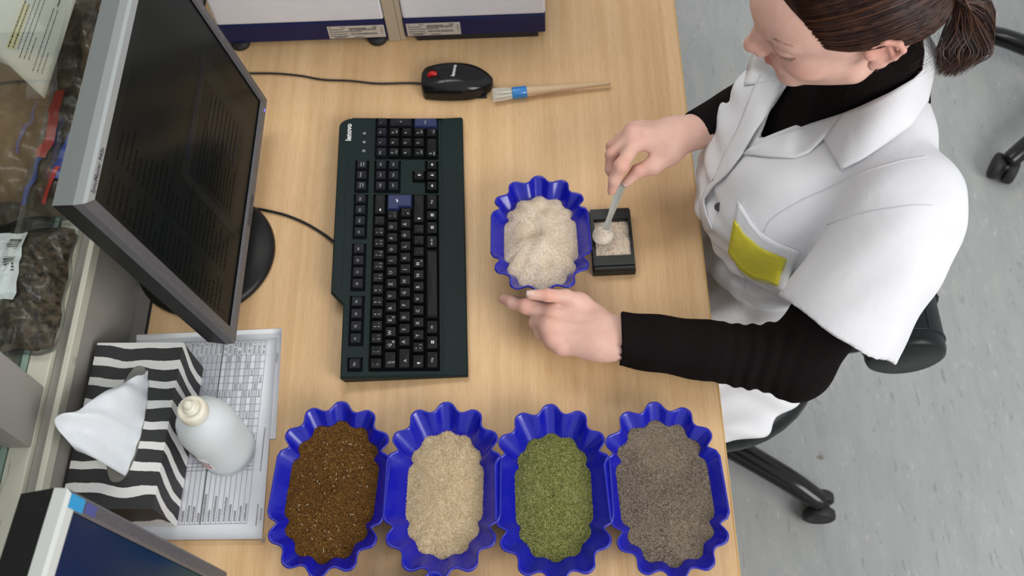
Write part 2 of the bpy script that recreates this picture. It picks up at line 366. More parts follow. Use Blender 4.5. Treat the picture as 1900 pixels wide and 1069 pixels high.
# ---------------------------------------------------------------- wash bottle
bottlem = mat('milky_plastic', (.74, .79, .80), .28, .5, 0, Alpha=.82, Subsurface_Weight=.5, Subsurface_Scale=.02)
bottlem.node_tree.nodes['Principled BSDF'].inputs['Subsurface Radius'].default_value = (1, 1, 1)
capm = noisy('cream_cap', (.78, .75, .65), (.70, .65, .52), 70, .4, .5)
bx, by = -.660, -.180
bot = thing('plastic_bottle', 'translucent white plastic bottle with a cream screw cap, beside the tissue box', 'bottle', (bx, by, .0038))
body = MB().lathe([(.031, 0), (.0345, .002), (.0365, .007), (.0370, .02), (.0370, .085), (.0362, .098), (.033, .112), (.026, .127), (.018, .136), (.0145, .141), (.0140, .150)], 48).build('bottle_body', bottlem, bot, True)
MB().lathe([(.0365, 0), (.0355, .0005)], 48).build('base_ring', bottlem, body, True)
cp = MB()
V = []; F = []
for r_, z_ in ((.0168, .138), (.0172, .140), (.0172, .152), (.0158, .155), (.0125, .156), (.011, .154), (.009, .154), (.0085, .160), (.006, .1625), (.0035, .163), (.0030, .166), (.001, .1665)): V.append((r_, z_))
cap_ = MB(); seg = 48
for k in range(0): pass
VV = []
for r_, z_ in V:
    for k in range(seg):
        rib = 1 + (.045 * (k % 2) if .139 < z_ < .153 and r_ > .016 else 0); a = 2 * PI * k / seg; VV.append((r_ * rib * math.cos(a), r_ * rib * math.sin(a), z_))
FF = [(i * seg + k, i * seg + (k + 1) % seg, (i + 1) * seg + (k + 1) % seg, (i + 1) * seg + k) for i in range(len(V) - 1) for k in range(seg)] + [tuple((len(V) - 1) * seg + k for k in range(seg))]
capo = mesh('screw_cap', VV, FF, capm, bot, True)
MB().lathe([(.0055, .158), (.0055, .1675), (.004, .170), (.001, .1705)], 20).build('cap_nub', capm, capo, True)
# label wrapped round the far lower side
def wrap(a0, a1, z0, z1, r=.0373, m=0, mb=None):
    n = 10
    V = [(r * math.cos(a0 + (a1 - a0) * i / n), r * math.sin(a0 + (a1 - a0) * i / n), z) for z in (z0, z1) for i in range(n + 1)]
    mb.add(V, [(i, i + 1, n + 2 + i, n + 1 + i) for i in range(n)], m)
lb = MB(); wrap(-2.75, -1.62, .030, .075, .0372, 0, lb); wrap(-2.75, -2.05, .060, .075, .0375, 1, lb)
for k in range(7): wrap(-2.35 + .1 * k, -2.30 + .1 * k, .049, .055, .0375, 1, lb)
for k in range(4): wrap(-2.2 + .13 * k, -2.12 + .13 * k, .035, .044, .0375, 2, lb)
lb.build('printed_label', [paper, ink, red_ink], bot, True)
# ---------------------------------------------------------------- monitors
case_silver = mat('silver_case', (.42, .45, .46), .26, .5, .7); bezel_grey = noisy('bezel_grey', (.085, .082, .088), (.10, .097, .102), 200, .36, .5, .03, 900)
bezel_silver = mat('bezel_silver', (.36, .38, .38), .38, .5, .3); lightgrey = mat('light_grey_plastic', (.55, .57, .54), .4)
screen_glass = mat('screen_panel', (.008, .011, .010), .25, .45); led = mat('blue_led', (.05, .05, .8), .4, .5, 0, Emission_Color=(.1, .1, 1, 1), Emission_Strength=3)
def screen_mat(name, col, e):
    m = mat(name, (.004, .005, .005), .20, .13); b = nodes(m)[2]; b.inputs['Emission Color'].default_value = (*col, 1); b.inputs['Emission Strength'].default_value = e; return m
def monitor(name, label, bc, yaw, tilt, W, H, bez, th, mats, stand, parts):
    """bc: world point at the bottom centre of the front plane; the monitor faces +x turned by yaw"""
    t = thing(name, label, 'monitor', (bc[0] - .09, bc[1], .0), yaw)
    Mx = Matrix.Rotation(yaw, 4, 'Z').inverted() @ Matrix.Translation(-Vector((bc[0] - .09, bc[1], 0)))
    # local frame on the panel: X across (viewer's right = +y), Y up, Z towards viewer
    R = Matrix.Rotation(yaw, 4, 'Z') @ Matrix.Rotation(-tilt, 4, 'Y') @ Matrix(((0, 0, 1, 0), (1, 0, 0, 0), (0, 1, 0, 0), (0, 0, 0, 1)))
    L = Mx @ Matrix.Translation(Vector(bc)) @ R
    return t, L
# monitor one
bc = np.array([-.648, .1545, .062]); A_ = np.array([-.706, -.05, .412])
tl = math.atan2(.056, .350); W1, H1 = .411, .356
m1, L1 = monitor('desktop_monitor', 'large silver framed flat monitor with a dark screen, on a round black base', bc, 0, tl, W1, H1, .02, .05, None, None, None)
def frame(mb, L, W, H, bz, z0, z1, slope, m_out=0):
    # mitred bezel with a sloped inner lip
    o = [(-W / 2, 0), (W / 2, 0), (W / 2, H), (-W / 2, H)]; i = [(-W / 2 + bz[0], bz[1]), (W / 2 - bz[0], bz[1]), (W / 2 - bz[0], H - bz[2]), (-W / 2 + bz[0], H - bz[2])]
    mid = [(-W / 2 + bz[0] * .8, bz[1] * .8), (W / 2 - bz[0] * .8, bz[1] * .8), (W / 2 - bz[0] * .8, H - bz[2] * .8), (-W / 2 + bz[0] * .8, H - bz[2] * .8)]
    e = .003; oe = [(-W / 2 + e, e), (W / 2 - e, e), (W / 2 - e, H - e), (-W / 2 + e, H - e)]
    for k in range(4):
        k2 = (k + 1) % 4
        for (p, zp), (q, zq), ml in (((o, z0), (o, z1 - e), 0), ((o, z1 - e), (oe, z1), 0), ((oe, z1), (mid, z1), 0), ((mid, z1), (i, z1 - slope), 1)):
            mb.add([tuple(L @ Vector((*a, z))) for a, z in ((p[k], zp), (p[k2], zp), (q[k2], zq), (q[k], zq))], [(0, 1, 2, 3)], (m_out if not ml else 1) if not (k in (2,) and m_out == 0) else 2)
fb = MB(); frame(fb, L1, W1, H1, (.017, .018, .017), -.014, .0, .003); fo = fb.build('bezel', [bezel_grey, bezel_grey, bezel_silver], m1)
cb = MB()
Lb = L1
V = [(-W1 / 2, 0, -.014), (W1 / 2, 0, -.014), (W1 / 2, H1, -.014), (-W1 / 2, H1, -.014), (-W1 / 2 + .004, .004, -.040), (W1 / 2 - .004, .004, -.040), (W1 / 2 - .004, H1 - .002, -.040), (-W1 / 2 + .004, H1 - .002, -.040),
     (-W1 / 2 + .05, .05, -.058), (W1 / 2 - .05, .05, -.058), (W1 / 2 - .05, H1 - .03, -.058), (-W1 / 2 + .05, H1 - .03, -.058)]
cb.add([tuple(Lb @ Vector(v)) for v in V], [(0, 4, 5, 1), (1, 5, 6, 2), (3, 7, 4, 0), (4, 8, 9, 5), (5, 9, 10, 6), (6, 10, 11, 7), (7, 11, 8, 4), (8, 11, 10, 9)], 0)
cb.add([tuple(Lb @ Vector(v)) for v in V], [(2, 6, 7, 3)], 1)
cb.build('rear_casing', [blackp, case_silver], m1)
sc = MB(); sc.box(-W1 / 2 + .017, W1 / 2 - .017, .018, H1 - .017, -.010, -.0045, M=L1).build('screen', screen_mat('screen_dark', (.10, .12, .10), .03), m1)
# what the dark screen shows: faint windows and rows of text
ui = MB()
def uq(x0, x1, y0, y1, m, z=-.0042): ui.add([tuple(L1 @ Vector(p)) for p in ((x0, y0, z), (x1, y0, z), (x1, y1, z), (x0, y1, z))], [(0, 1, 2, 3)], m)
sx0, sx1, sy0, sy1 = -W1 / 2 + .019, W1 / 2 - .019, .020, H1 - .019
uq(sx0, sx1, sy1 - .012, sy1, 0); uq(sx0, -.02, .20, .206, 1); uq(-.06, .14, .03, .19, 0); uq(-.045, .11, .05, .17, 1, -.0040); uq(sx0 + .01, sx0 + .012, .03, .3, 1)
uq(-.03, .12, .178, .186, 2, -.0038)
for k in range(26):
    y = sy1 - .025 - k * .0105
    for x0, mx in ((sx0 + .006, .05), (sx0 + .065, .07)):
        if y < .035: continue
        x = x0; e = x0 + mx * (.4 + .6 * rng.random())
        while x < e: l__ = .003 + .006 * rng.random(); uq(x, min(x + l__, e), y, y + .0030, 3, -.0039); x += l__ + .0018
for k in range(12): uq(-.035, -.035 + .05 + .04 * rng.random(), .058 + k * .0085, .0605 + k * .0085, 3, -.0036)
for k in range(8): uq(.04, .105, .065 + k * .011, .071 + k * .011, 2 if k == 0 else 0, -.0036)
ui.build('screen_image', [screen_mat('screen_a', (.13, .15, .13), .045), screen_mat('screen_b', (.10, .12, .12), .02), screen_mat('screen_c', (.05, .05, .12), .09), screen_mat('screen_d', (.01, .01, .01), .01)], m1)
MB().box(W1 / 2 - .028, W1 / 2 - .024, .006, .008, .0, .0004, M=L1).build('power_light', led, m1)
text_obj('brand_print', 'SAMSUNG', .0115, L1 @ Matrix.Translation((0, .0085, .0004)), ink, m1, .0002)
text_obj('model_print', 'SyncMaster 940n', .0085, L1 @ Matrix.Translation((-W1 / 2 + .047, H1 - .0085, .0004)), ink, m1, .0001)
# stand
bcx, bcy = -.731, .122
dk = MB().lathe([(.101, 0), (.103, .004), (.101, .009), (.096, .013), (.05, .016), (.001, .017)], 64, Matrix.Translation((bcx + .09 + .648 - .09 + .0, 0, 0)) if False else Matrix.Translation((bcx - m1.location.x, bcy - m1.location.y, 0)))
dk.build('base_disc', blackp, m1, True)
MB().bbox(bcx - .03 - m1.location.x, bcx + .012 - m1.location.x, -.04 + bcy - m1.location.y, .04 + bcy - m1.location.y, .012, .2, .006).build('stand_neck', blackp, m1)
# monitor two
bc2 = np.array([-.622, -.353, .06]); yaw2 = math.radians(-5.5)
side = Vector((math.sin(-yaw2) * 0 - math.sin(yaw2), math.cos(yaw2), 0))
W2, H2 = .38, .345
bcc = np.array(bc2) - np.array(side) * W2 / 2
m2, L2 = monitor('desktop_monitor', 'grey and silver flat monitor with a deep blue green screen, beside the tissue box', bcc, yaw2, math.atan2(.043, .34), W2, H2, .02, .05, None, None, None)
fb = MB(); frame(fb, L2, W2, H2, (.017, .03, .017), -.016, .0, .002); fb.build('bezel', [bezel_grey, bezel_grey, lightgrey], m2)
cb = MB(); V = [(-W2 / 2, 0, -.016), (W2 / 2, 0, -.016), (W2 / 2, H2, -.016), (-W2 / 2, H2, -.016), (-W2 / 2 + .006, .006, -.05), (W2 / 2 - .006, .006, -.05), (W2 / 2 - .006, H2 - .003, -.05), (-W2 / 2 + .006, H2 - .003, -.05)]
cb.add([tuple(L2 @ Vector(v)) for v in V], [(0, 4, 5, 1), (1, 5, 6, 2), (2, 6, 7, 3), (3, 7, 4, 0), (4, 7, 6, 5)], 0).build('rear_casing', blackp, m2)
s2 = mat('screen_gradient', (.004, .008, .014), .2, .5); n_, l_, b_ = nodes(s2); tc = n_.new('ShaderNodeTexCoord'); sp = n_.new('ShaderNodeSeparateXYZ'); l_.new(tc.outputs['Object'], sp.inputs[0])
gr = mth(n_, l_, 'MULTIPLY_ADD', sp.outputs[2], -3.2, 1.15)
l_.new(ramp(s2, gr, [(0, (.001, .010, .050)), (.45, (.000, .018, .050)), (.8, (.002, .045, .045)), (1, (.002, .03, .03))]), b_.inputs['Emission Color']); b_.inputs['Emission Strength'].default_value = .75
MB().box(-W2 / 2 + .017, W2 / 2 - .017, .03, H2 - .017, -.010, -.0035, M=L2).build('screen', s2, m2)
MB().box(W2 / 2 - .016, W2 / 2 - .003, H2 - .027, H2 - .004, 0, .0004, M=L2).build('blue_sticker', mat('cyan_sticker', (.03, .28, .55), .4), m2)
MB().box(W2 / 2 - .014, W2 / 2 - .004, H2 - .048, H2 - .03, 0, .0004, M=L2).build('badge_sticker', mat('violet_sticker', (.07, .08, .25), .4), m2)
MB().lathe([(.1, 0), (.1, .006), (.09, .01), (.001, .012)], 48).build('base_disc', blackp, m2, True)
MB().bbox(-.03, .012, -.04, .04, .011, .17, .005).build('stand_neck', blackp, m2)
# ---------------------------------------------------------------- lab instruments
def instrument(x0, x1, label, lab, round_feet):
    y0, y1, z0, z1, zn = .520, .98, .012, .36, .052
    t = thing('lab_instrument', label, 'lab instrument', ((x0 + x1) / 2, (y0 + y1) / 2, 0))
    MB().bbox(x0, x1, y0 + .002, y1, zn, z1, .004).build('housing', whitep, t, world=True)
    MB().bbox(x0, x1 + .0, y0, y1, z0, zn, .002).build('base_band', navy, t, world=True)
    if round_feet:
        for x in (x0 + .025, x1 - .018):
            for y in (y0 + .008, y1 - .03): MB().lathe([(.014, 0), (.016, .002), (.016, .010), (.011, .0125)], 24, Matrix.Translation((x, y, 0))).build('foot', rubber, t, True, world=True)
    else:
        for y in (y0 + .008, y1 - .03): MB().bbox(x0 + .018, x1 - .012, y - .006, y + .01, 0, z0, .001).build('foot', rubber, t, world=True)
    lx0, lx1 = lab
    mb = MB(); mb.bbox(lx0, lx1, y0 - .0008, y0, .0155, .0435, .0003, 0); yq = y0 - .0010
    def q(a, b, c, d, m=1): mb.add([(lx0 + a * (lx1 - lx0), yq, .0155 + c * .028), (lx0 + b * (lx1 - lx0), yq, .0155 + c * .028), (lx0 + b * (lx1 - lx0), yq, .0155 + d * .028), (lx0 + a * (lx1 - lx0), yq, .0155 + d * .028)], [(0, 1, 2, 3)], m)
    x = .38
    while x < .86:
        w_ = .006 + .010 * rng.random(); q(x, x + w_, .62, .78); q(x + .01, x + .01 + w_, .26, .42); x += w_ + .006 + .008 * rng.random()
    for row, a, b in ((.86, .03, .07), (.86, .24, .32), (.70, .03, .28), (.52, .03, .60), (.33, .03, .34), (.16, .03, .36), (.06, .10, .30), (.06, .44, .62), (.78, .38, .68)):
        x = a
        while x < b: w_ = .008 + .014 * rng.random(); q(x, min(b, x + w_), row, row + .07); x += w_ + .005
    for k in range(6): q(.945, .96, .3 + .09 * k, .36 + .09 * k)
    lo = mb.build('type_label', [mat('label_stock', (.50, .46, .40), .5), ink], t, world=True)
    Mt = Matrix.Translation((lx0 + .83 * (lx1 - lx0), yq - .0002, .0395)) @ Matrix.Rotation(PI / 2, 4, 'X')
    text_obj('approval_mark', 'CE', .0062, Mt, ink, lo, .00012, world=True)
    return t
instrument(-.752, -.479, 'left white lab instrument with navy base band, partly behind the monitor', (-.574, -.481), True)
instrument(-.449, -.2185, 'right white lab instrument with navy base band, nearest the mouse', (-.445, -.357), False)
gp = thing('instrument_divider', 'narrow beige panel wedged between the two white lab instruments', 'panel', (-.464, .75, 0))
MB().bbox(-.478, -.459, .522, .97, .001, .35, .001).build('wide_strip', beigep, gp, world=True); MB().bbox(-.4588, -.450, .524, .97, .001, .35, .001).build('narrow_strip', beigep, gp, world=True)
# ---------------------------------------------------------------- keyboard (local x = towards numpad, y = towards rear)
kbm = noisy('keyboard_shell', (.006, .0155, .0150), (.0085, .019, .0182), 300, .45, .12, .1, 1400)
keym = noisy('key_black', (.004, .0045, .005), (.006, .0065, .007), 300, .36, .12, .05, 1200)
keyg = mat('key_slate', (.008, .009, .013), .42, .14); keyb = mat('key_blue', (.026, .034, .10), .42, .2); wellm = mat('key_well', (.003, .004, .004), .6, .1)
A0, A1 = at(868, 698, .008), at(858, 220, .008)
kang = math.atan2(A1[1] - A0[1], A1[0] - A0[0])
kb = thing('keyboard', 'dark green black wired keyboard with white legends, in the middle of the desk', 'keyboard', (A0[0], A0[1], 0), kang)
KW = float(np.linalg.norm(A1 - A0)); U1 = .0190
YR = lambda y: .010 + max(0, y - .034) * .115      # height of the shell at depth y
# shell: outline with rear bulge, lofted
fo = [(0, 0), (KW, 0), (KW, .168), (KW - .0012, .176), (KW - .0045, .183), (KW - .0095, .188), (KW - .016, .190), (.130, .190), (.112, .172), (0, .172)]
def shell():
    V = []; F = []; n = len(fo); C_ = np.mean(fo, 0)
    def ring(ins, dz, bottom=False):
        for i, (x, y) in enumerate(fo):
            p = np.array((x, y)); a, b = np.array(fo[i - 1]), np.array(fo[(i + 1) % n])
            e1 = (p - a) / np.linalg.norm(p - a); e2 = (b - p) / np.linalg.norm(b - p); nn = np.array((-e1[1] - e2[1], e1[0] + e2[0])); nn /= max(1e-6, np.linalg.norm(nn)); cosn = max(.5, float(nn @ np.array((-e1[1], e1[0]))))
            q = p + nn * ins / cosn; V.append((q[0], q[1], .0015 if bottom else YR(q[1]) + dz))
    ring(.003, 0, True); ring(0, -.006); ring(0, -.0015); ring(.0015, 0)
    for r in range(3):
        for i in range(n): j = (i + 1) % n; F.append((r * n + i, r * n + j, (r + 1) * n + j, (r + 1) * n + i))
    F.append(tuple(range(n))[::-1]); F.append(tuple(3 * n + i for i in range(n)))
    return V, F
V, F = shell()
# split the top so it can bend along y: add a strip grid instead of one n-gon
F = F[:-1]; sh = mesh('shell', V, F, kbm, kb)
def slope_box(mb, x0, x1, y0, y1, dz0, dz1, m=0):
    V = [(x, y, YR(y) + dz) for dz in (dz0, dz1) for y in (y0, y1) for x in (x0, x1)]
    mb.add(V, [(0, 2, 3, 1), (4, 5, 7, 6), (0, 1, 5, 4), (2, 6, 7, 3), (0, 4, 6, 2), (1, 3, 7, 5)], m)
KX0 = .0095; KXN = KX0 + 15 * U1 + .0045; KXP = KXN + 3 * U1 + .0045; Y0 = .0385; YF = Y0 + 5 * U1 + .0095
wells = [(KX0, KX0 + 15 * U1, Y0, Y0 + 5 * U1), (KXN, KXN + 3 * U1, Y0 + 3 * U1, Y0 + 5 * U1), (KXN, KXN + 3 * U1, Y0, Y0 + U1), (KXN + U1, KXN + 2 * U1, Y0 + U1, Y0 + 2 * U1), (KXP, KXP + 4 * U1, Y0, Y0 + 5 * U1)]
fs = [KX0 + 0 * U1, KX0 + 2 * U1, KX0 + 6.5 * U1, KX0 + 11 * U1]
wells += [(fs[0], fs[0] + U1, YF, YF + U1)] + [(f_, f_ + 4 * U1, YF, YF + U1) for f_ in fs[1:]] + [(KXN, KXN + 3 * U1, YF, YF + U1)]
tp = MB()   # top skin: cells left where no well is, wells recessed with walls
g_ = .0008
xs = sorted(set([.0015, KW - .0015] + [v for w_ in wells for v in (w_[0] - g_, w_[1] + g_)] + [.112, .130])); ys = sorted(set([.0015, .034, .1705] + [v for w_ in wells for v in (w_[2] - g_, w_[3] + g_)]))
def inwell(x, y): return any(w_[0] - g_ < x < w_[1] + g_ and w_[2] - g_ < y < w_[3] + g_ for w_ in wells)
for i in range(len(xs) - 1):
    for j in range(len(ys) - 1):
        a, b, c, d = xs[i], xs[i + 1], ys[j], ys[j + 1]; iw = inwell((a + b) / 2, (c + d) / 2); dz = -.0035 if iw else 0
        tp.quad((a, c, YR(c) + dz), (b, c, YR(c) + dz), (b, d, YR(d) + dz), (a, d, YR(d) + dz), 1 if iw else 0)
for w_ in wells:
    a, b, c, d = w_[0] - g_, w_[1] + g_, w_[2] - g_, w_[3] + g_
    for p, q in (((a, c), (a, d)), ((b, d), (b, c)), ((a, d), (b, d)), ((b, c), (a, c))):
        tp.quad((*p, YR(p[1]) - .0035), (*q, YR(q[1]) - .0035), (*q, YR(q[1])), (*p, YR(p[1])), 1)
tp.add([(x_, y_, YR(y_)) for x_, y_ in ((.1315, .1705), (KW - .0018, .1705), (KW - .003, .176), (KW - .006, .182), (KW - .0105, .1868), (KW - .016, .1885), (.1315, .1885))], [(0, 1, 2, 3, 4, 5, 6)])
tp.add([(.1125, .1705, YR(.1705)), (.1315, .1705, YR(.1705)), (.1315, .1885, YR(.1885))], [(0, 1, 2)])
slope_box(tp, .135, .36, .1745, .1752, -.001, .0006)      # rear ridge
tp.build('top_cover', [kbm, wellm], kb)
pr = MB(); slope_box(pr, .0005, KW - .0005, .0008, .0322, -.002, .0016); pr.bbox(.0005, KW - .0005, -.0005, .004, .003, .0098, .001); pr.build('palm_rest', kbm, kb)
# key caps
_caps = {}; legend_ink = mat('legend_print', (.46, .48, .48), .6)
def cap_mesh(w_, d, shape=None):
    key = (round(w_, 4), round(d, 4), shape)
    if key in _caps: return _caps[key]
    g = .0006; h = .0082; i = .0024
    if shape == 'iso':   # L-shaped enter: wide at the upper row
        o = [(-w_ / 2 + .25 * U1 + g, -d / 2 + g), (w_ / 2 - g, -d / 2 + g), (w_ / 2 - g, d / 2 - g), (-w_ / 2 + g, d / 2 - g), (-w_ / 2 + g, g), (-w_ / 2 + .25 * U1 + g, g)]
        t = [(-w_ / 2 + .25 * U1 + i, -d / 2 + .0026), (w_ / 2 - i, -d / 2 + .0026), (w_ / 2 - i, d / 2 - .0014), (-w_ / 2 + i, d / 2 - .0014), (-w_ / 2 + i, .0024), (-w_ / 2 + .25 * U1 + i, .0024)]
    else:
        o = [(-w_ / 2 + g, -d / 2 + g), (w_ / 2 - g, -d / 2 + g), (w_ / 2 - g, d / 2 - g), (-w_ / 2 + g, d / 2 - g)]
        t = [(-w_ / 2 + i, -d / 2 + .0030), (w_ / 2 - i, -d / 2 + .0030), (w_ / 2 - i, d / 2 - .0018), (-w_ / 2 + i, d / 2 - .0018)]
    c = np.mean(t, 0); t2 = [tuple(np.array(p) + (c - np.array(p)) * .07) for p in t]; n = len(o)
    V = [(*p, 0) for p in o] + [(*p, h - .0006) for p in t] + [(*p, h) for p in t2]
    if shape is None:  # dished top
        V.append((c[0], c[1], h - .0005)); F = [(8 + k, 8 + (k + 1) % 4, 12) for k in range(4)]
    else: F = [tuple(2 * n + k for k in range(n))]
    F += [(r * n + k, r * n + (k + 1) % n, (r + 1) * n + (k + 1) % n, (r + 1) * n + k) for r in range(2) for k in range(n)]
    me = bpy.data.meshes.new('key_cap'); me.from_pydata([tuple(map(float, v)) for v in V], [], F); me.materials.append(None); me.update(); _caps[key] = me; return me
tilt_k = math.atan(.115); nkeys = 0
def key(x, y, w_, leg=(), d=1.0, m=None, shape=None, name='key'):
    """x, y: lower left corner of the key's cell"""
    global nkeys
    o = bpy.data.objects.new(name, cap_mesh(w_ * U1, d * U1, shape)); COL.objects.link(o); o.parent = kb
    cx_, cy_ = x + w_ * U1 / 2, y + d * U1 / 2; o.location = (cx_, cy_, YR(cy_) - .0030); o.rotation_euler = (tilt_k, 0, 0)
    o.material_slots[0].link = 'OBJECT'; o.material_slots[0].material = m or keym
    mb = MB()
    for s, lx_, ly_, sz in leg:
        me = text_mesh(s, sz, 1, .00003); M = Matrix.Translation((lx_, ly_, .00835))
        mb.add([(M @ v.co)[:] for v in me.vertices], [tuple(p.vertices) for p in me.polygons])
    if mb.V: mb.build('legend', legend_ink, o)
    nkeys += 1; return o
BIG, SM, XS = .0068, .0040, .0031
L1_ = lambda s: ((s, -.0018, .0016, BIG),)
def num2(a, b, c=None): return ((a, -.002, .0034, SM), (b, -.002, -.0022, SM)) + (((c, .0032, -.0022, SM),) if c else ())
row = [('^', '°', None), ('1', '!', None), ('2', '"', '²'), ('3', '§', '³'), ('4', '$', None), ('5', '%', None), ('6', '&', None), ('7', '/', '{'), ('8', '(', '['), ('9', ')', ']'), ('0', '=', '}'), ('ß', '?', '\\'), ('´', '`', None)]
for k, (a, b, c) in enumerate(row): key(KX0 + k * U1, Y0 + 4 * U1, 1, num2(b, a, c))
bk = key(KX0 + 13 * U1, Y0 + 4 * U1, 2, name='backspace_key')
key(KX0, Y0 + 3 * U1, 1.5, (('|‹', -.004, .002, .006), ('›|', -.004, -.003, .006)), name='tab_key')
for k, s in enumerate('QWERTZUIOPÜ'): key(KX0 + (1.5 + k) * U1, Y0 + 3 * U1, 1, L1_(s) + ((('@', .0030, -.003, SM),) if s == 'Q' else (('€', .0030, -.003, SM),) if s == 'E' else ()))
key(KX0 + 12.5 * U1, Y0 + 3 * U1, 1, num2('*', '+', '~'))
key(KX0, Y0 + 2 * U1, 1.75, (('A', -.004, -.001, .006),), name='caps_lock_key')
for k, s in enumerate('ASDFGHJKLÖÄ'): key(KX0 + (1.75 + k) * U1, Y0 + 2 * U1, 1, L1_(s))
key(KX0 + 12.75 * U1, Y0 + 2 * U1, 1, num2("'", '#'))
ek = key(KX0 + 13.5 * U1, Y0 + 2 * U1, 1.5, (), 2, keyb, 'iso', 'enter_key')
s1_ = key(KX0, Y0 + U1, 1.25, name='shift_key')
key(KX0 + 1.25 * U1, Y0 + U1, 1, num2('>', '<', '|'))
for k, s in enumerate('YXCVBNM'): key(KX0 + (2.25 + k) * U1, Y0 + U1, 1, L1_(s) + ((('µ', .0030, -.003, SM),) if s == 'M' else ()))
for k, (a, b) in enumerate(((';', ','), (':', '.'), ('_', '-'))): key(KX0 + (9.25 + k) * U1, Y0 + U1, 1, num2(a, b))
s2_ = key(KX0 + 12.25 * U1, Y0 + U1, 2.75, name='shift_key')
x = KX0
def winlogo(o):
    mb = MB()
    for dx in (-.0021, .0003):
        for dy in (-.0021, .0003): mb.quad((dx, dy, .0084), (dx + .0018, dy + .0004, .0084), (dx + .0018, dy + .0020, .0084), (dx, dy + .0016, .0084))
    mb.build('legend', white_ink, o)
for s, w_ in (('Strg', 1.5), ('', 1.25), ('Alt', 1.25), ('sp', 6), ('Alt Gr', 1.25), ('', 1.25), ('m', 1.0), ('Strg', 1.5)):
    o = key(x, Y0, w_, ((s, -.001, .001, SM),) if s not in ('', 'sp', 'm') else (), name='space_bar' if s == 'sp' else 'key')
    if s in ('', 'm'): winlogo(o)
    x += w_ * U1
key(fs[0], YF, 1, (('Esc', -.001, .001, SM),), m=keyg)
for gi in range(3):
    for k in range(4): key(fs[1 + gi] + k * U1, YF, 1, (('F%d' % (gi * 4 + k + 1), -.001, .001, SM),), m=keyg)
for k, s in enumerate(('Druck', 'Rollen', 'Pause')): key(KXN + k * U1, YF, 1, ((s, 0, .002, XS), (('S-Abf', '', 'Untbr')[k], 0, -.002, XS)) if k != 1 else ((s, 0, .002, XS),), m=keyg)
for r, names in enumerate((('Entf', 'Ende', 'Bild\u2193'), ('Einfg', 'Pos1', 'Bild\u2191'))):
    for k, s in enumerate(names): key(KXN + k * U1, Y0 + (3 + r) * U1, 1, ((s.strip('\u2193\u2191'), 0, .001, XS),), m=keyg)
def arrow(o, a, dx=0.0, dy=0.0, bar=False):
    mb = MB(); M = Matrix.Translation((dx, dy, 0)) @ Matrix.Rotation(a, 4, 'Z')
    if bar: mb.add([(dx + x, dy + y, .0084) for x, y in ((.0022, 0), (.0028, 0), (.0028, .0030), (.0022, .0030))], [(0, 1, 2, 3)])
    P = [(-.0018, 0), (.0018, 0), (0, .0028)]; mb.add([(M @ Vector((x, y, .0084)))[:] for x, y in P], [(0, 1, 2)])
    mb.add([(M @ Vector((x, y, .0084)))[:] for x, y in ((-.0006, -.0022), (.0006, -.0022), (.0006, 0), (-.0006, 0))], [(0, 1, 2, 3)]); mb.build('legend', white_ink, o)
for k, a in enumerate((PI / 2, PI, -PI / 2)): arrow(key(KXN + k * U1, Y0, 1), a)
arrow(key(KXN + U1, Y0 + U1, 1), 0); arrow(bk, PI / 2, -.010); arrow(ek, PI / 2, .001, .004, True); arrow(s1_, 0, -.003); arrow(s2_, 0, -.018)
for r, names in enumerate((None, ('1', '2', '3'), ('4', '5', '6'), ('7', '8', '9'), ('Num', '÷', '×', '-'))):
    if names is None:
        key(KXP, Y0, 2, (('0', -.012, .002, .006), ('Einfg', -.012, -.003, XS))); key(KXP + 2 * U1, Y0, 1, ((',', -.003, .001, .006), ('Entf', .001, -.003, XS))); continue
    for k, s in enumerate(names):
        sub = {'1': 'Ende', '3': 'Bild', '7': 'Pos1', '9': 'Bild', '2': '', '4': '', '6': '', '8': ''}.get(s, '')
        key(KXP + k * U1, Y0 + r * U1, 1, ((s, -.002, .0025, .0058 if len(s) == 1 else XS),) + (((sub, 0, -.003, XS),) if sub else ()), m=keyg if r == 4 else keym)
key(KXP + 3 * U1, Y0 + 2 * U1, 1, (('+', 0, 0, .006),), 2, keyg); key(KXP + 3 * U1, Y0, 1, (('Enter', 0, .001, XS),), 2, keyb, name='numpad_enter_key')
text_obj('brand_print', 'lenovo', .0118, Matrix.Translation((KW - .0285, .1745, YR(.1745) + .0010)) @ Matrix.Rotation(tilt_k, 4, 'X'), white_ink, kb, .00035)
ld = MB()
for k in range(3):
    x = KXP + .014 + k * .0165; y = .1490; w_ = .0016; q_ = .0004
    for a_, b_, c_, d_ in ((x - w_, x + w_, y, y + q_), (x - w_, x + w_, y + .0034, y + .0034 + q_), (x - w_, x - w_ + q_, y, y + .0036), (x + w_ - q_, x + w_, y, y + .0036)): ld.box(a_, b_, c_, d_, YR(y) + .0006, YR(y) + .0009)
    ld.box(x - .0002, x + .0002, y + .0010, y + .0026, YR(y) + .0006, YR(y) + .0009)
ld.build('lock_symbols', white_ink, kb)
# ---------------------------------------------------------------- cables
cablem = mat('cable_black', (.010, .011, .012), .4)
V, F = tube(spline([at(x, y, .003) for x, y in ((785, 155), (760, 154), (700, 155), (650, 150), (600, 148), (560, 141), (520, 137), (480, 136), (430, 138), (380, 150), (330, 190))], 70), .0017, 8)
tag(mesh('mouse_cable', V, F, cablem, None, True), 'thin black cable running from the mouse behind the monitor', 'cable')
V, F = tube(spline([at(x, y, z) for x, y, z in ((630, 451, .010), (618, 447, .006), (600, 434, .003), (570, 416, .003), (535, 401, .003), (500, 392, .003), (470, 388, .003), (420, 392, .018), (380, 380, .019))], 60), .0022, 8)
tag(mesh('keyboard_cable', V, F, cablem, None, True), 'black cable leaving the rear of the keyboard behind the monitor base', 'cable')
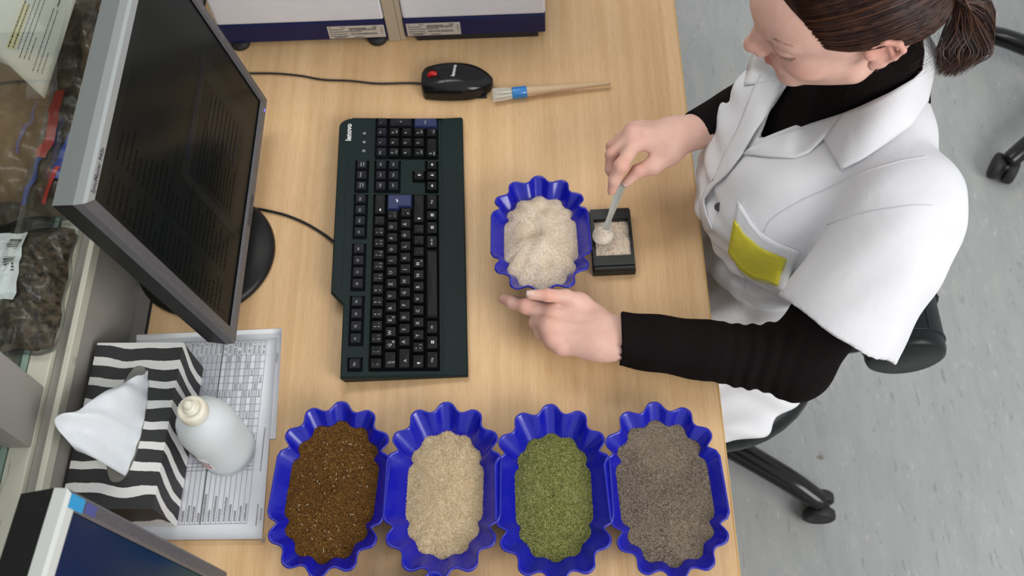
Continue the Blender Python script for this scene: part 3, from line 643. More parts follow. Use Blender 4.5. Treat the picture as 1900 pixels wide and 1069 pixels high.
# ---------------------------------------------------------------- mouse (local x = towards the palm end, +x in the scene)
Mm = at(849, 151, .012); mou = thing('computer_mouse', 'glossy black mouse with a red scroll wheel, above the keyboard', 'mouse', (Mm[0], Mm[1], 0), math.radians(-1.5))
ML, MWd, MH = .1135, .062, .034
def mhalf(t):   # half width along length t in 0..1 (0 = button end)
    return MWd / 2 * (.80 + .20 * math.sin(PI * min(1, t * .9 + .1))) * (1 - max(0, (t - .62) / .38) ** 2.2 * .98) ** .5 * (1 - max(0, (.06 - t) / .06) ** 2 * .35)
def mtop(t): return .012 + (MH - .012) * math.sin(PI * min(1, max(0, (.10 + t * .93)) ** .95) * .93 + .10) ** .8 if 0 <= t <= 1 else .01
n, k_ = 44, 24; V = []; F = []
for i in range(n + 1):
    t = i / n; x = (t - .5) * ML; w_ = mhalf(t); h = mtop(t)
    for j in range(k_ + 1):
        a = PI * j / k_; c = math.cos(a); s = math.sin(a)
        V.append((x, -w_ * math.copysign(abs(c) ** .62, c), .002 + (h - .002) * s ** .55 if s > 0 else .002))
for i in range(n):
    for j in range(k_): a = i * (k_ + 1) + j; F.append((a, a + 1, a + k_ + 2, a + k_ + 1))
F.append(tuple(range(k_ + 1))[::-1]); F.append(tuple(n * (k_ + 1) + j for j in range(k_ + 1)))
ms = mesh('mouse_shell', V, F, satin, mou, True)
def mz(x, y):
    t = x / ML + .5; w_ = mhalf(t); r = min(1, abs(y) / w_); s = math.sin(math.acos(min(1, r ** (1 / .62)))); return .002 + (mtop(t) - .002) * s ** .55
gr = MB(); gr.tube([(x, 0, mz(x, 0) + .0000) for x in np.linspace(-.054, -.020, 14)], .0006, 6); gr.tube([(-.020 + .004 * (1 - (y / .024) ** 2), y, mz(-.018, y)) for y in np.linspace(-.024, .024, 16)], .0005, 6)
gr.build('button_seams', dark, mou, True)
redm = mat('red_rubber', (.50, .008, .008), .4)
wh = MB(); wh.lathe([(.006, -.0035), (.0085, -.003), (.0088, 0), (.0085, .003), (.006, .0035)], 28, Matrix.Translation((-.038, 0, mz(-.038, 0) - .0035)) @ Matrix.Rotation(PI / 2, 4, 'X')); wh.build('scroll_wheel', redm, mou, True)
text_obj('brand_print', 'lenovo', .0085, Matrix.Translation((-.004, .004, mz(-.004, 0) + .0001)) @ Matrix.Rotation(PI / 2 - .12, 4, 'Z'), white_ink, mou, .0002)
MB().bbox(-.052, .047, -.026, .026, 0, .0022, .0008).build('glide_base', rubber, mou)
# ---------------------------------------------------------------- brush
B0, B1 = at(912, 177.5, .009), at(1133, 159, .004); d = B1 - B0; ba = math.atan2(d[1], d[0]); BL = float(np.linalg.norm(d[:2]))
br = thing('brush', 'small round brush with pale bristles, blue collar and slim wooden handle', 'brush', (B0[0], B0[1], 0), ba)
RY = Matrix.Translation((0, 0, .0100)) @ Matrix.Rotation(PI / 2, 4, 'Y')
bluec = mat('blue_collar', (.01, .20, .55), .25, .6, 0, Coat_Weight=.5); handlem = noisy('pale_handle', (.55, .38, .22), (.66, .47, .29), 60, .45, .4, stretch=(.1, 1, 1))
bristlem = mat('bristle', (.86, .83, .74), .7)
M_ = MB(); M_.lathe([(.0093, .033), (.0095, .034), (.0095, .0555), (.0090, .0565)], 32, RY).build('collar', bluec, br, True)
M_ = MB(); M_.lathe([(.0088, .050), (.0086, .057), (.0078, .062), (.0060, .09), (.0046, .125), (.0036, .160), (.0034, BL - .003), (.0022, BL)], 24, RY).build('handle', handlem, br, True)
bm_ = MB()
for k in range(420):
    a = rng.random() * 2 * PI; r = math.sqrt(rng.random()); r0 = r * .0084; r1 = r * .0115; L_ = .001 + rng.random() * .004; bend = .0025 * rng.standard_normal() * .5
    p0 = (.036, r0 * math.cos(a), .0100 + r0 * math.sin(a)); p1 = (.018, r1 * math.cos(a) * .98, .0100 + r1 * math.sin(a) * .80); p2 = (L_, r1 * 1.0 * math.cos(a) + bend, max(.0008, .0095 + r1 * .75 * math.sin(a)))
    V, F = tube([p0, p1, p2], [.00028, .00026, .00015], 3); bm_.add(V, F)
bo = bm_.build('bristles', bristlem, br); bo['kind'] = 'stuff'
# ---------------------------------------------------------------- scalloped trays
traym = mat('blue_plastic', (.008, .010, .42), .20, .5, Coat_Weight=.15)
v = coords(traym); dust = noise(traym, v, 28, 5, .7, .4); dust2 = noise(traym, v, 900, 2, .7)
dm = ramp(traym, mix(traym, 1.0, dust, dust2, 'MULTIPLY'), [(.30, (0, 0, 0)), (.55, (.16, .16, .16))])
setc(traym, mix(traym, dm, (.004, .006, .33), (.20, .20, .40))); b = nodes(traym)[2]
nodes(traym)[1].new(ramp(traym, dust, [(.35, (.16, .16, .16)), (.7, (.34, .34, .34))]), b.inputs['Roughness'])
TH = .046; HX, HY = .0735, .1115
def outline(t, n_end=60, n_side=10):
    """closed outline of the tray wall at height fraction t (0 base, 1 rim)"""
    P = []
    bxs, bys = .0345 + (HX - .0345) * t, .030 + (.046 - .030) * t
    ex, ey = .0335 + (.0645 - .0335) * t, .036 + (HY - .046 - .0045 - .036) * t
    A = .0058 * t ** 1.1
    for sgn in (1, -1):
        th = np.linspace(0, PI, n_end) if sgn > 0 else np.linspace(PI, 2 * PI, n_end)
        for a in th:
            k = math.tanh(1.5 * (math.cos(10 * (a - PI / 2)) + .15)) / .90; r = A * k
            e = abs(math.cos(a)) ** 14     # near the side corners go out to the side wall
            x = (ex + r) * math.cos(a); y = sgn * bys + (ey + r) * math.sin(a)
            P.append((x, y))
        # corner and straight side
        s2 = -1 if sgn > 0 else 1
        yy = np.linspace(sgn * (bys - .0005), -sgn * (bys - .0005), n_side)
        for q, y in enumerate(yy): P.append((s2 * bxs, y))
    return np.array(P)
def smooth_closed(P, it=2):
    for _ in range(it): P = .5 * P + .25 * (np.roll(P, 1, 0) + np.roll(P, -1, 0))
    return P
def tray_at(t): 
    P = outline(t); return smooth_closed(P, 1)
def tray_mesh():
    lv = [(0, 0), (.12, .0), (.12, .0)]; rings = []; z = []
    for s in (0, .04, .15, .35, .6, .85, .97, 1.0): rings.append(tray_at(s)); z.append(.0016 + s * (TH - .0016))
    lip = tray_at(1.0); c = lip * np.array([1.012, 1.008]); rings.append(c); z.append(TH - .0002); rings.append(c * 1.004); z.append(TH - .0016)
    n = len(rings[0]); V = []; F = []
    for R_, zz in zip(rings, z):
        for p in R_: V.append((p[0], p[1], zz))
    for r in range(len(rings) - 1):
        for i in range(n): j = (i + 1) % n; F.append((r * n + i, r * n + j, (r + 1) * n + j, (r + 1) * n + i))
    F.append(tuple(range(n)))
    F = [f[::-1] for f in F]; F[-1] = F[-1][::-1]
    me = bpy.data.meshes.new('sample_tray'); me.from_pydata([tuple(map(float, v)) for v in V], [], F); me.materials.append(traym)
    me.polygons.foreach_set('use_smooth', [True] * len(me.polygons)); me.update(); return me
TM = tray_mesh()
def tray(px, py, rot, label, sx=1.0, tilt=0.0, zc=None):
    c = at(px, py, zc or TH); o = bpy.data.objects.new('sample_tray', TM); COL.objects.link(o); o.location = (c[0], c[1], .0016 if zc is None else zc - TH); o.rotation_euler = (tilt, 0, rot); o.scale = (sx * .985, 1, 1)
    md = o.modifiers.new('wall', 'SOLIDIFY'); md.thickness = .0014; md.offset = 0
    return tag(o, label, 'tray', 'blue scalloped trays')
def grain_mat(name, stops, scale, rough=.85, bs=.6, patch=None):
    m = mat(name, stops[0][1], rough, .2); v = coords(m); n_, l_, b_ = nodes(m)
    vo = n_.new('ShaderNodeTexVoronoi'); vo.inputs['Scale'].default_value = scale; l_.new(v, vo.inputs['Vector']); sx_ = n_.new('ShaderNodeSeparateColor'); l_.new(vo.outputs['Color'], sx_.inputs[0])
    c = ramp(m, sx_.outputs[0], stops, 'CONSTANT' if False else 'LINEAR'); nn = noise(m, v, scale * 2.2, 3, .7)
    if patch: c = mix(m, ramp(m, noise(m, v, 22, 4, .6, .5), [(.42, (0, 0, 0)), (.62, (.8, .8, .8))]), c, patch)
    c = mix(m, 1.0, c, ramp(m, nn, [(.3, (.72, .72, .72)), (.7, (1.15, 1.15, 1.15))]), 'MULTIPLY'); setc(m, c); bump(m, nn, bs, .0012); return m
def mound(tr, level, name, label, cat, m, mflakes, peak, rough, shape, shp=None, nfl=5000, fl=(.0012, .0004, .00025), flmats=1, bumps=()):
    """heap of loose material filling a tray up to `level` (0..1); flakes are real little slivers"""
    B = tray_at(level) * .995; th0 = np.arctan2(B[:, 1], B[:, 0]); n = 180; R = 60
    th = np.linspace(-PI, PI, n, endpoint=False); o = np.argsort(th0); rad = np.interp(th, th0[o], np.linalg.norm(B, axis=1)[o], period=2 * PI)
    if shp: rad = rad * shp(th)
    zb = .0016 + level * (TH - .0016)
    ph = rng.random(24) * 6.28; kx = rng.normal(size=24) * 110; ky = rng.normal(size=24) * 110; am = 1 / (1 + np.hypot(kx, ky) / 90)
    def H(x, y, f):
        h = zb + peak * (1 - f ** 2.2)
        s = sum(am[i] * np.sin(kx[i] * x + ky[i] * y + ph[i]) for i in range(24)) / 3.2
        h = h + rough * s * np.clip((1 - f) * 5, 0, 1)
        for (bx_, by_, br_, bh_) in bumps: h = h + bh_ * np.exp(-((x - bx_) ** 2 + (y - by_) ** 2) / br_ ** 2) * np.clip((1 - f) * 6, 0, 1)
        return h
    V = [(0, 0, float(H(0., 0., 0.)))]; F = []
    for i in range(1, R + 1):
        f = (i / R); x = rad * f * np.cos(th); y = rad * f * np.sin(th); z = H(x, y, f) + rng.normal(size=n) * .00022
        if i == R: z = z * 0 + zb - .0015
        V += list(zip(x, y, z))
    F += [(0, 1 + k, 1 + (k + 1) % n) for k in range(n)]
    for i in range(1, R):
        a = 1 + (i - 1) * n; F += [(a + k, a + n + k, a + n + (k + 1) % n, a + (k + 1) % n) for k in range(n)]
    V = np.array(V); nm = len(F)
    # slivers
    f = np.sqrt(rng.random(nfl)); a = rng.random(nfl) * 2 * PI - PI; rr = np.interp(a, th, rad, period=2 * PI) * f * 1.003; x = rr * np.cos(a); y = rr * np.sin(a); z = H(x, y, f)
    yaw = rng.random(nfl) * 2 * PI; L_ = fl[0] * (.5 + rng.random(nfl)); W_ = fl[1] * (.6 + .8 * rng.random(nfl)); T_ = fl[2] * (.5 + rng.random(nfl)); pt = rng.normal(size=nfl) * .35
    dx, dy, dz = np.cos(yaw) * np.cos(pt), np.sin(yaw) * np.cos(pt), np.sin(pt); nx, ny = -np.sin(yaw), np.cos(yaw)
    c = np.stack([x, y, z + T_ * .4], 1); D = np.stack([dx, dy, dz], 1) * L_[:, None] / 2; N = np.stack([nx, ny, 0 * nx], 1) * W_[:, None] / 2; Z = np.array([0, 0, 1.]) * T_[:, None]
    P = np.stack([c - D - N * .6, c - D + N * .6, c + D + N * .6, c + D - N * .6, c + Z], 1).reshape(-1, 3)
    base = len(V) + np.arange(nfl)[:, None] * 5
    FF = np.concatenate([base + np.array(q) for q in ((0, 1, 4), (1, 2, 4), (2, 3, 4), (3, 0, 4))], 0)
    mi = [0] * nm + list(np.tile(1 + rng.integers(0, len(mflakes), nfl), 4))
    o = mesh(name, np.vstack([V, P]), F + FF.tolist(), [m] + mflakes, None, False, mi)
    o.data.polygons.foreach_set('use_smooth', [True] * nm + [False] * (len(mi) - nm))
    o.location = tr.location; o.rotation_euler = tr.rotation_euler; o.scale = tr.scale
    return tag(o, label, cat, None, 'stuff')
fm = lambda n_, c, r=.7: mat(n_, c, r, .25)
t1 = tray(612, 903, math.radians(-4.0), 'blue scalloped tray holding dark brown seeds, leftmost of the four in the front row')
t2 = tray(822, 905, math.radians(-1.2), 'blue scalloped tray holding pale straw chaff, second in the front row')
t3 = tray(1027, 910, math.radians(0.6), 'blue scalloped tray holding green chopped herb, third in the front row')
t4 = tray(1235, 906, math.radians(3.2), 'blue scalloped tray holding grey brown seeds, at the desk edge')
t5 = tray(1003, 441, math.radians(0.5), 'blue scalloped tray holding beige milled grain, steadied by the left hand', .94, math.radians(-13), TH + .0255)
t6 = tray(800, 1247, 0.0, 'blue scalloped tray just peeking in at the bottom edge of the picture')
mound(t1, .62, 'brown_seed', 'dark brown fine seed with pale specks heaped in the leftmost tray', 'seeds',
      grain_mat('brown_seed', [(0, (.025, .011, .003)), (.4, (.10, .042, .007)), (.8, (.19, .085, .014)), (1, (.28, .15, .04))], 900), [fm('seed_dark', (.03, .014, .005)), fm('seed_mid', (.17, .075, .013)), fm('seed_mid2', (.11, .046, .008)), fm('seed_mid3', (.22, .10, .02))], .001, .0012, None, nfl=16000, fl=(.0011, .0006, .0004))
mound(t2, .40, 'straw_chaff', 'pale straw coloured chaff heaped in the second front tray', 'chaff',
      grain_mat('straw', [(0, (.42, .30, .16)), (.5, (.62, .48, .30)), (1, (.76, .64, .44))], 700), [fm('straw_a', (.70, .54, .33)), fm('straw_b', (.56, .41, .22)), fm('straw_c', (.80, .69, .50))], .012, .0022, None, nfl=15000, fl=(.0038, .0005, .0004))
mound(t3, .40, 'green_herb', 'green finely chopped dried herb heaped in the third front tray', 'herbs',
      grain_mat('herb', [(0, (.06, .065, .014)), (.5, (.15, .155, .035)), (1, (.30, .30, .09))], 800), [fm('herb_a', (.28, .28, .085)), fm('herb_b', (.15, .165, .04)), fm('herb_c', (.42, .41, .18)), fm('herb_d', (.07, .095, .02))], .009, .0012, None, nfl=15000, fl=(.0022, .0006, .0003))
mound(t4, .65, 'grey_brown_seed', 'grey brown coarse seed heaped in the tray at the desk edge', 'seeds',
      grain_mat('grey_seed', [(0, (.05, .038, .028)), (.5, (.15, .115, .085)), (1, (.33, .27, .21))], 800, patch=(.24, .185, .13)), [fm('grey_a', (.25, .20, .155)), fm('grey_b', (.10, .078, .06)), fm('grey_c', (.18, .14, .105)), fm('grey_d', (.38, .32, .26))], .000, .0014, None, nfl=14000, fl=(.0013, .0007, .0005))
mound(t5, .56, 'milled_grain', 'beige milled grain heaped high in the tray under the left hand', 'grain',
      grain_mat('milled', [(0, (.56, .40, .27)), (.5, (.84, .72, .58)), (1, (.93, .87, .78))], 1000, patch=(.78, .64, .48)), [fm('meal_a', (.86, .78, .66)), fm('meal_b', (.66, .48, .32)), fm('meal_c', (.80, .68, .54))], .016, .0030, None, nfl=16000, fl=(.0011, .0006, .0005),
      bumps=((-.010, .005, .011, -.009), (.012, .028, .018, .006), (.0, -.022, .016, .006), (.024, -.012, .012, -.005), (-.02, .045, .016, .006), (-.028, -.02, .012, .005), (.01, -.045, .014, -.004), (.0, .07, .014, .006)))
# a few loose pale husks on the brown seed, single crumbs on the tray walls
def crumbs(name, label, tr, n, m, fl, ring, cat):
    mb = MB(); 
    for k in range(n):
        if ring: s = .3 + .5 * rng.random(); O = tray_at(s); p = O[rng.integers(0, len(O))]; z = .0016 + s * (TH - .0016) + .0011
        else: a = rng.random() * 6.28; r = math.sqrt(rng.random()); p = (.045 * r * math.cos(a), .08 * r * math.sin(a)); z = .0016 + .62 * (TH - .0016) + .0030
        M = Matrix.Translation((p[0], p[1], z)) @ Matrix.Rotation(rng.random() * 6.28, 4, 'Z'); l__ = fl * (.5 + rng.random()); mb.box(-l__ / 2, l__ / 2, -.0002, .0002, -.0002, .0003, M=M)
    o = mb.build(name, m); o.location = tr.location; o.rotation_euler = tr.rotation_euler; return tag(o, label, cat, None, 'stuff')
crumbs('pale_husks', 'scattered pale husks lying on the dark brown seed', t1, 70, fm('husk', (.70, .62, .48)), .0022, False, 'husks')
# ---------------------------------------------------------------- small black measuring cell
bmat2 = mat('matt_black', (.010, .013, .012), .42, .4)
S0, S1 = at(1101, 513.6, 0), at(1179, 510, 0); sa = math.atan2(S1[1] - S0[1], S1[0] - S0[0]); SW = .0600; SD = .1035
so = np.array([S0[0], S0[1]]); ux = np.array([math.cos(sa), math.sin(sa)]); uy = np.array([-ux[1], ux[0]]); sc_ = so + ux * .0300 + uy * SD / 2
cell = thing('sample_cell', 'small black rectangular measuring cell filled with milled grain', 'sample cell', (sc_[0], sc_[1], 0), sa)
def ringbox(mb, ox, oy, ix0, ix1, iy0, iy1, z0, z1):
    for a, b, c, d in ((-ox, ix0, -oy, oy), (ix1, ox, -oy, oy), (ix0, ix1, -oy, iy0), (ix0, ix1, iy1, oy)): mb.box(a, b, c, d, z0, z1)
mb = MB(); mb.bbox(-.0305, .0305, -SD / 2, SD / 2, 0, .0115, .0012); mb.build('lower_body', bmat2, cell)
mb = MB(); ringbox(mb, .0285, SD / 2 - .0015, -.0245, .0250, -.0300, .0310, .0115, .0190); mb.build('upper_rim', bmat2, cell)
mb = MB(); ringbox(mb, .0295, SD / 2 - .006, -.0250, .0255, -.0300, .0315, .0185, .0215); mb.build('top_frame', bmat2, cell)
fill = MB(); nx, ny = 40, 46; V = []; F = []
for j in range(ny + 1):
    for i in range(nx + 1):
        x = -.0245 + .0495 * i / nx; y = -.0300 + .061 * j / ny; sl_ = .5 + .5 * math.tanh((.012 - y - .3 * x) * 120)
        V.append((x, y, .0125 + .0060 * sl_ + .0006 * math.sin(x * 400 + y * 230) + rng.normal() * .0003))
F = [(j * (nx + 1) + i, j * (nx + 1) + i + 1, (j + 1) * (nx + 1) + i + 1, (j + 1) * (nx + 1) + i) for j in range(ny) for i in range(nx)]
mlm = bpy.data.materials['milled']; V = np.array(V); nf = 1800; ii = rng.integers(0, len(V), nf); c = V[ii] + rng.normal(size=(nf, 3)) * (.0006, .0006, .0001); yaw = rng.random(nf) * 6.28
D = np.stack([np.cos(yaw), np.sin(yaw), rng.normal(size=nf) * .4], 1) * .0006; N = np.stack([-np.sin(yaw), np.cos(yaw), 0 * yaw], 1) * .0003; Pq = np.stack([c - D - N, c - D + N, c + D + N, c + D - N, c + np.array([0, 0, .0005])], 1).reshape(-1, 3)
base = len(V) + np.arange(nf)[:, None] * 5; FF = np.concatenate([base + np.array(q) for q in ((0, 1, 4), (1, 2, 4), (2, 3, 4), (3, 0, 4))], 0)
cf = mesh('milled_grain', np.vstack([V, Pq]), F + FF.tolist(), [mlm, bpy.data.materials['meal_a'], bpy.data.materials['meal_b']], None, False, [0] * len(F) + list(np.tile(1 + rng.integers(0, 2, nf), 4)))
cf.location = cell.location; cf.rotation_euler = cell.rotation_euler; tag(cf, 'beige milled grain filling the window of the small black cell', 'grain', None, 'stuff')
# ---------------------------------------------------------------- spoon
spm = noisy('spoon_plastic', (.42, .43, .38), (.48, .48, .43), 50, .42, .4)
sA, sT = at(1119, 438, .0285), at(1155, 338, .100); dS = sT - sA; SLn = float(np.linalg.norm(dS))
spo = thing('measuring_spoon', 'grey plastic measuring spoon held over the black cell, bowl full of meal', 'spoon', tuple(sA))
e1 = dS / SLn; e2 = np.cross(e1, [0, 0, 1.]); e2 /= np.linalg.norm(e2); 
e3 = np.cross(e2, e1)
V = []; F = []; ns = 30
prof = spline([(.013, 0, .013), (.021, 0, .0085), (.032, 0, .0075), (.05, 0, .0095), (SLn * .85, 0, .0120), (SLn, 0, .0110)], ns)
hm = MB(); VV = []
for u_, _, w_ in prof:
    c = sA + e1 * u_; 
    for sx_, sz_ in ((-.5, -.4), (.5, -.4), (.5, .4), (0, .15), (-.5, .4)): VV.append(tuple(c + e2 * w_ * sx_ * 1.0 + e3 * sz_ * .0026))
hm.add(VV, [(r * 5 + k, r * 5 + (k + 1) % 5, (r + 1) * 5 + (k + 1) % 5, (r + 1) * 5 + k) for r in range(ns - 1) for k in range(5)] + [(4, 3, 2, 1, 0), tuple((ns - 1) * 5 + k for k in range(5))])
hm.build('handle', spm, spo, world=True)
def bowl(r, scale_z, m, name, flat=False):
    V = []; n = 32; R_ = 10
    for i in range(R_ + 1):
        a = (PI / 2) * i / R_
        for k in range(n): t = 2 * PI * k / n; V.append(np.array([r * math.sin(a) * math.cos(t) * 1.15, r * math.sin(a) * math.sin(t), -r * math.cos(a) * scale_z]))
    return V, [(i * n + k, (i + 1) * n + k, (i + 1) * n + (k + 1) % n, i * n + (k + 1) % n) for i in range(R_) for k in range(n)]
V, F = bowl(.0142, .75, None, ''); e1h = np.array([e1[0], e1[1], 0]); e1h /= np.linalg.norm(e1h); e2h = np.array([-e1h[1], e1h[0], 0])
Vb = [sA + e1h * v_[0] + e2h * v_[1] + np.array([0, 0, v_[2] + .004]) for v_ in V]; o = mesh('bowl', Vb, F, spm, spo, True, world=True); md = o.modifiers.new('s', 'SOLIDIFY'); md.thickness = .0009
V = []; F = []; n = 36; R_ = 10
for i in range(R_ + 1):
    for k in range(n): t = 2 * PI * k / n; r = .0140 * i / R_; V.append(sA + e1h * r * math.cos(t) * 1.15 + e2h * r * math.sin(t) + np.array([0, 0, .0036 + .0045 * (1 - (i / R_) ** 2) + rng.normal() * .0003]))
F = [(i * n + k, (i + 1) * n + k, (i + 1) * n + (k + 1) % n, i * n + (k + 1) % n) for i in range(R_) for k in range(n)]
tag(mesh('milled_grain', V, F, mlm, None, True), 'small heap of milled grain in the bowl of the grey spoon', 'grain', None, 'stuff')
# ================================================================ person: implicit surfaces meshed with openvdb
import openvdb as vdb
class Field:
    def __init__(s): s.p = []
    # kinds: cone (a, b, ra, rb), ell (centre, rows of axes, radii), flat cone (cone squashed along an axis)
    def cone(s, a, b, ra, rb=None, k=.01, op='u', squash=None, cut=None):
        s.p.append(('c', np.array(a, np.float32), np.array(b, np.float32), np.float32(ra), np.float32(ra if rb is None else rb), squash, cut, k, op)); return s
    def ell(s, c, r, R=None, k=.01, op='u'):
        s.p.append(('e', np.array(c, np.float32), np.array(R if R is not None else np.eye(3), np.float32), np.array(r, np.float32), None, None, None, k, op)); return s
    def half(s, pts_n, k=.004, op='i'):   # intersection of half spaces [(point, normal)...] : negative where (p-pt).n < 0 for all
        s.p.append(('h', [(np.array(a, np.float32), np.array(n, np.float32) / np.linalg.norm(n)) for a, n in pts_n], None, None, None, None, None, k, op)); return s
    def chain(s, pts, radii, k=.006, squash=None, first_k=None):
        for i in range(len(pts) - 1): s.cone(pts[i], pts[i + 1], radii[i], radii[i + 1], first_k if (i == 0 and first_k is not None) else k, squash=squash)
        return s
    @staticmethod
    def ev(q, P):
        t = q[0]
        if t == 'c':
            _, a, b, ra, rb, sq, cut, k, op = q; p = P
            f = 1.0
            if sq is not None:
                n, sc = np.array(sq[0], np.float32), sq[1]; n = n / np.linalg.norm(n); h = (p - a) @ n; hb = float((b - a) @ n)
                p = p + (h * (1 / sc - 1))[..., None] * n; b = b + n * hb * (1 / sc - 1); f = min(1.0, sc) ** .5
            ab = b - a; L2 = float(ab @ ab) + 1e-12; u = np.clip(((p - a) @ ab) / L2, 0, 1)
            d = (np.linalg.norm(p - a - u[..., None] * ab, axis=-1) - (ra + (rb - ra) * u)) * f
            if cut is not None:
                for cp, cn in cut: cn = np.array(cn, np.float32); d = np.maximum(d, (P - np.array(cp, np.float32)) @ (cn / np.linalg.norm(cn)))
            return d
        if t == 'e':
            _, c, R, r, *_r = q; p = (P - c) @ R.T; k0 = np.linalg.norm(p / r, axis=-1); k1 = np.linalg.norm(p / (r * r), axis=-1) + 1e-9
            return k0 * (k0 - 1) / k1
        if t == 'h':
            d = None
            for a, n in q[1]: e = (P - a) @ n; d = e if d is None else np.maximum(d, e)
            return d
    @staticmethod
    def comb(d, e, k, op):
        if op == 'u':
            if d is None: return e
            h = np.maximum(k - np.abs(d - e), 0) / k; return np.minimum(d, e) - h * h * k * .25
        if op == 's': e = -e
        h = np.maximum(k - np.abs(d - e), 0) / k; return np.maximum(d, e) + h * h * k * .25
    def mesh(s, vs, lo, hi, disp=None, B=16, margin=.004):
        lo = np.array(lo, float); hi = np.array(hi, float); nb = np.ceil((hi - lo) / (vs * B)).astype(int)
        I = np.stack(np.meshgrid(*[np.arange(n) for n in nb], indexing='ij'), -1).reshape(-1, 3)
        half = vs * B / 2; rad = half * 1.7321 + margin; Cc = (lo + (I + .5) * vs * B).astype(np.float32)
        D = np.stack([s.ev(q, Cc) for q in s.p]); tot = None
        for q, d in zip(s.p, D): tot = s.comb(tot, d, q[7], q[8])
        un = np.stack([d if q[8] == 'u' else np.full_like(d, 9) for q, d in zip(s.p, D)]); mn = un.min(0)
        g = vdb.FloatGrid(background=1.0); loc = np.stack(np.meshgrid(*[np.arange(B)] * 3, indexing='ij'), -1).reshape(-1, 3).astype(np.float32) * vs
        sel = np.abs(tot) < rad * 1.25
        for b in np.nonzero((~sel) & (tot < 0))[0]:
            i0 = I[b] * B; g.fill(tuple(int(v) for v in i0), tuple(int(v) for v in i0 + B - 1), -1.0)
        for b in np.nonzero(sel)[0]:
            o = lo + I[b] * B * vs; P = loc + o.astype(np.float32); d = None
            for qi, q in enumerate(s.p):
                if q[8] == 'u':
                    if D[qi, b] > max(mn[b], 0) + 2 * rad + q[7]: continue
                elif D[qi, b] > rad + q[7] and q[8] == 's': continue
                e = s.ev(q, P)
                if d is None and q[8] != 'u': continue
                d = s.comb(d, e, q[7], q[8])
            if d is None: continue
            if disp is not None: d = d + disp(P)
            g.copyFromArray(np.ascontiguousarray(np.clip(d, -1, 1).reshape(B, B, B).astype(np.float64)), ijk=tuple(int(v) for v in I[b] * B))
        g.transform = vdb.createLinearTransform(voxelSize=vs)
        pts, quads = g.convertToQuads(isovalue=0.0)
        q = quads.astype(np.int64); p = pts; a, b_, c, d_ = (p[q[:, i]] for i in range(4))
        vol = np.einsum('ij,ij->i', a, np.cross(b_, c)).sum() + np.einsum('ij,ij->i', a, np.cross(c, d_)).sum()
        return pts + lo, (q if vol > 0 else q[:, ::-1])
def obj_from(name, V, Q, mats, parent, colors=None):
    r = root_of(parent); V = V - np.array(r.location)
    me = bpy.data.meshes.new(name); me.vertices.add(len(V)); me.vertices.foreach_set('co', V.astype(np.float32).ravel())
    n = len(Q); me.loops.add(n * 4); me.loops.foreach_set('vertex_index', np.ascontiguousarray(Q).astype(np.int32).ravel())
    me.polygons.add(n); me.polygons.foreach_set('loop_start', np.arange(0, n * 4, 4, dtype=np.int32))
    me.polygons.foreach_set('use_smooth', [True] * n); me.update(calc_edges=True); me.validate()
    if colors is not None:
        at_ = me.color_attributes.new('tint', 'FLOAT_COLOR', 'POINT'); at_.data.foreach_set('color', np.hstack([colors, np.ones((len(V), 1))]).astype(np.float32).ravel())
    for m in (mats if isinstance(mats, (list, tuple)) else [mats]): me.materials.append(m)
    return link(name, me, parent)
def A(px, py, z): return at(px, py, z)
V3 = lambda *a: np.array(a, float)
# ---- head frame fitted to the photograph (x forward, y left, z up in the head)
hy_, hp_, hr_ = math.radians(185.2), math.radians(21), math.radians(-5.1); HC = V3(.108, .175, .4286)
def rotm(y, p, l):
    cz, sz, cy, sy, cx, sx = math.cos(y), math.sin(y), math.cos(p), math.sin(p), math.cos(l), math.sin(l)
    return np.array([[cz, -sz, 0], [sz, cz, 0], [0, 0, 1]]) @ np.array([[cy, 0, sy], [0, 1, 0], [-sy, 0, cy]]) @ np.array([[1, 0, 0], [0, cx, -sx], [0, sx, cx]])
HR = rotm(hy_, hp_, hr_); Hh = lambda x, y, z: HR @ V3(x, y, z) + HC
HRT = HR.T
neck0 = V3(.185, .178, .275)
SHL, SHR = V3(.205, .030, .232), V3(.200, .325, .235)
ELL = A(1478, 674, .055); ELR = V3(.205, .40, .05)
WRL = A(1150, 628, .058); WRR = A(1282, 246, .125)
def build_arm(f, S, E, W, rs, k=.02):
    f.cone(S, E, rs[0], rs[1], k); f.cone(E, W, rs[1], rs[2], k)
body = Field()
# torso
for y in (.125, .230): body.cone((.170, y, -.17), (.170, y, .16), .080, .078, .05)
body.cone((.19, .055, .235), (.19, .30, .238), .045, .045, .06)
body.cone((.17, .10, -.20), (.17, .255, -.20), .085, .085, .05)
body.cone(neck0, Hh(-.022, 0, -.07), .052, .050, .03)
build_arm(body, SHL, ELL, WRL, (.044, .036, .024)); build_arm(body, SHR, ELR, WRR, (.044, .036, .0200))
# thighs, lower legs and feet under the desk
for y, yk in ((.085, .035), (.26, .285)):
    K = V3(-.19, yk, -.215); An = V3(-.13, yk + .0, -.66)
    body.cone((.16, y, -.205), K, .070, .052, .04); body.cone(K, An, .050, .034, .02); body.cone(An, (-.27, yk, -.715), .032, .022, .02)
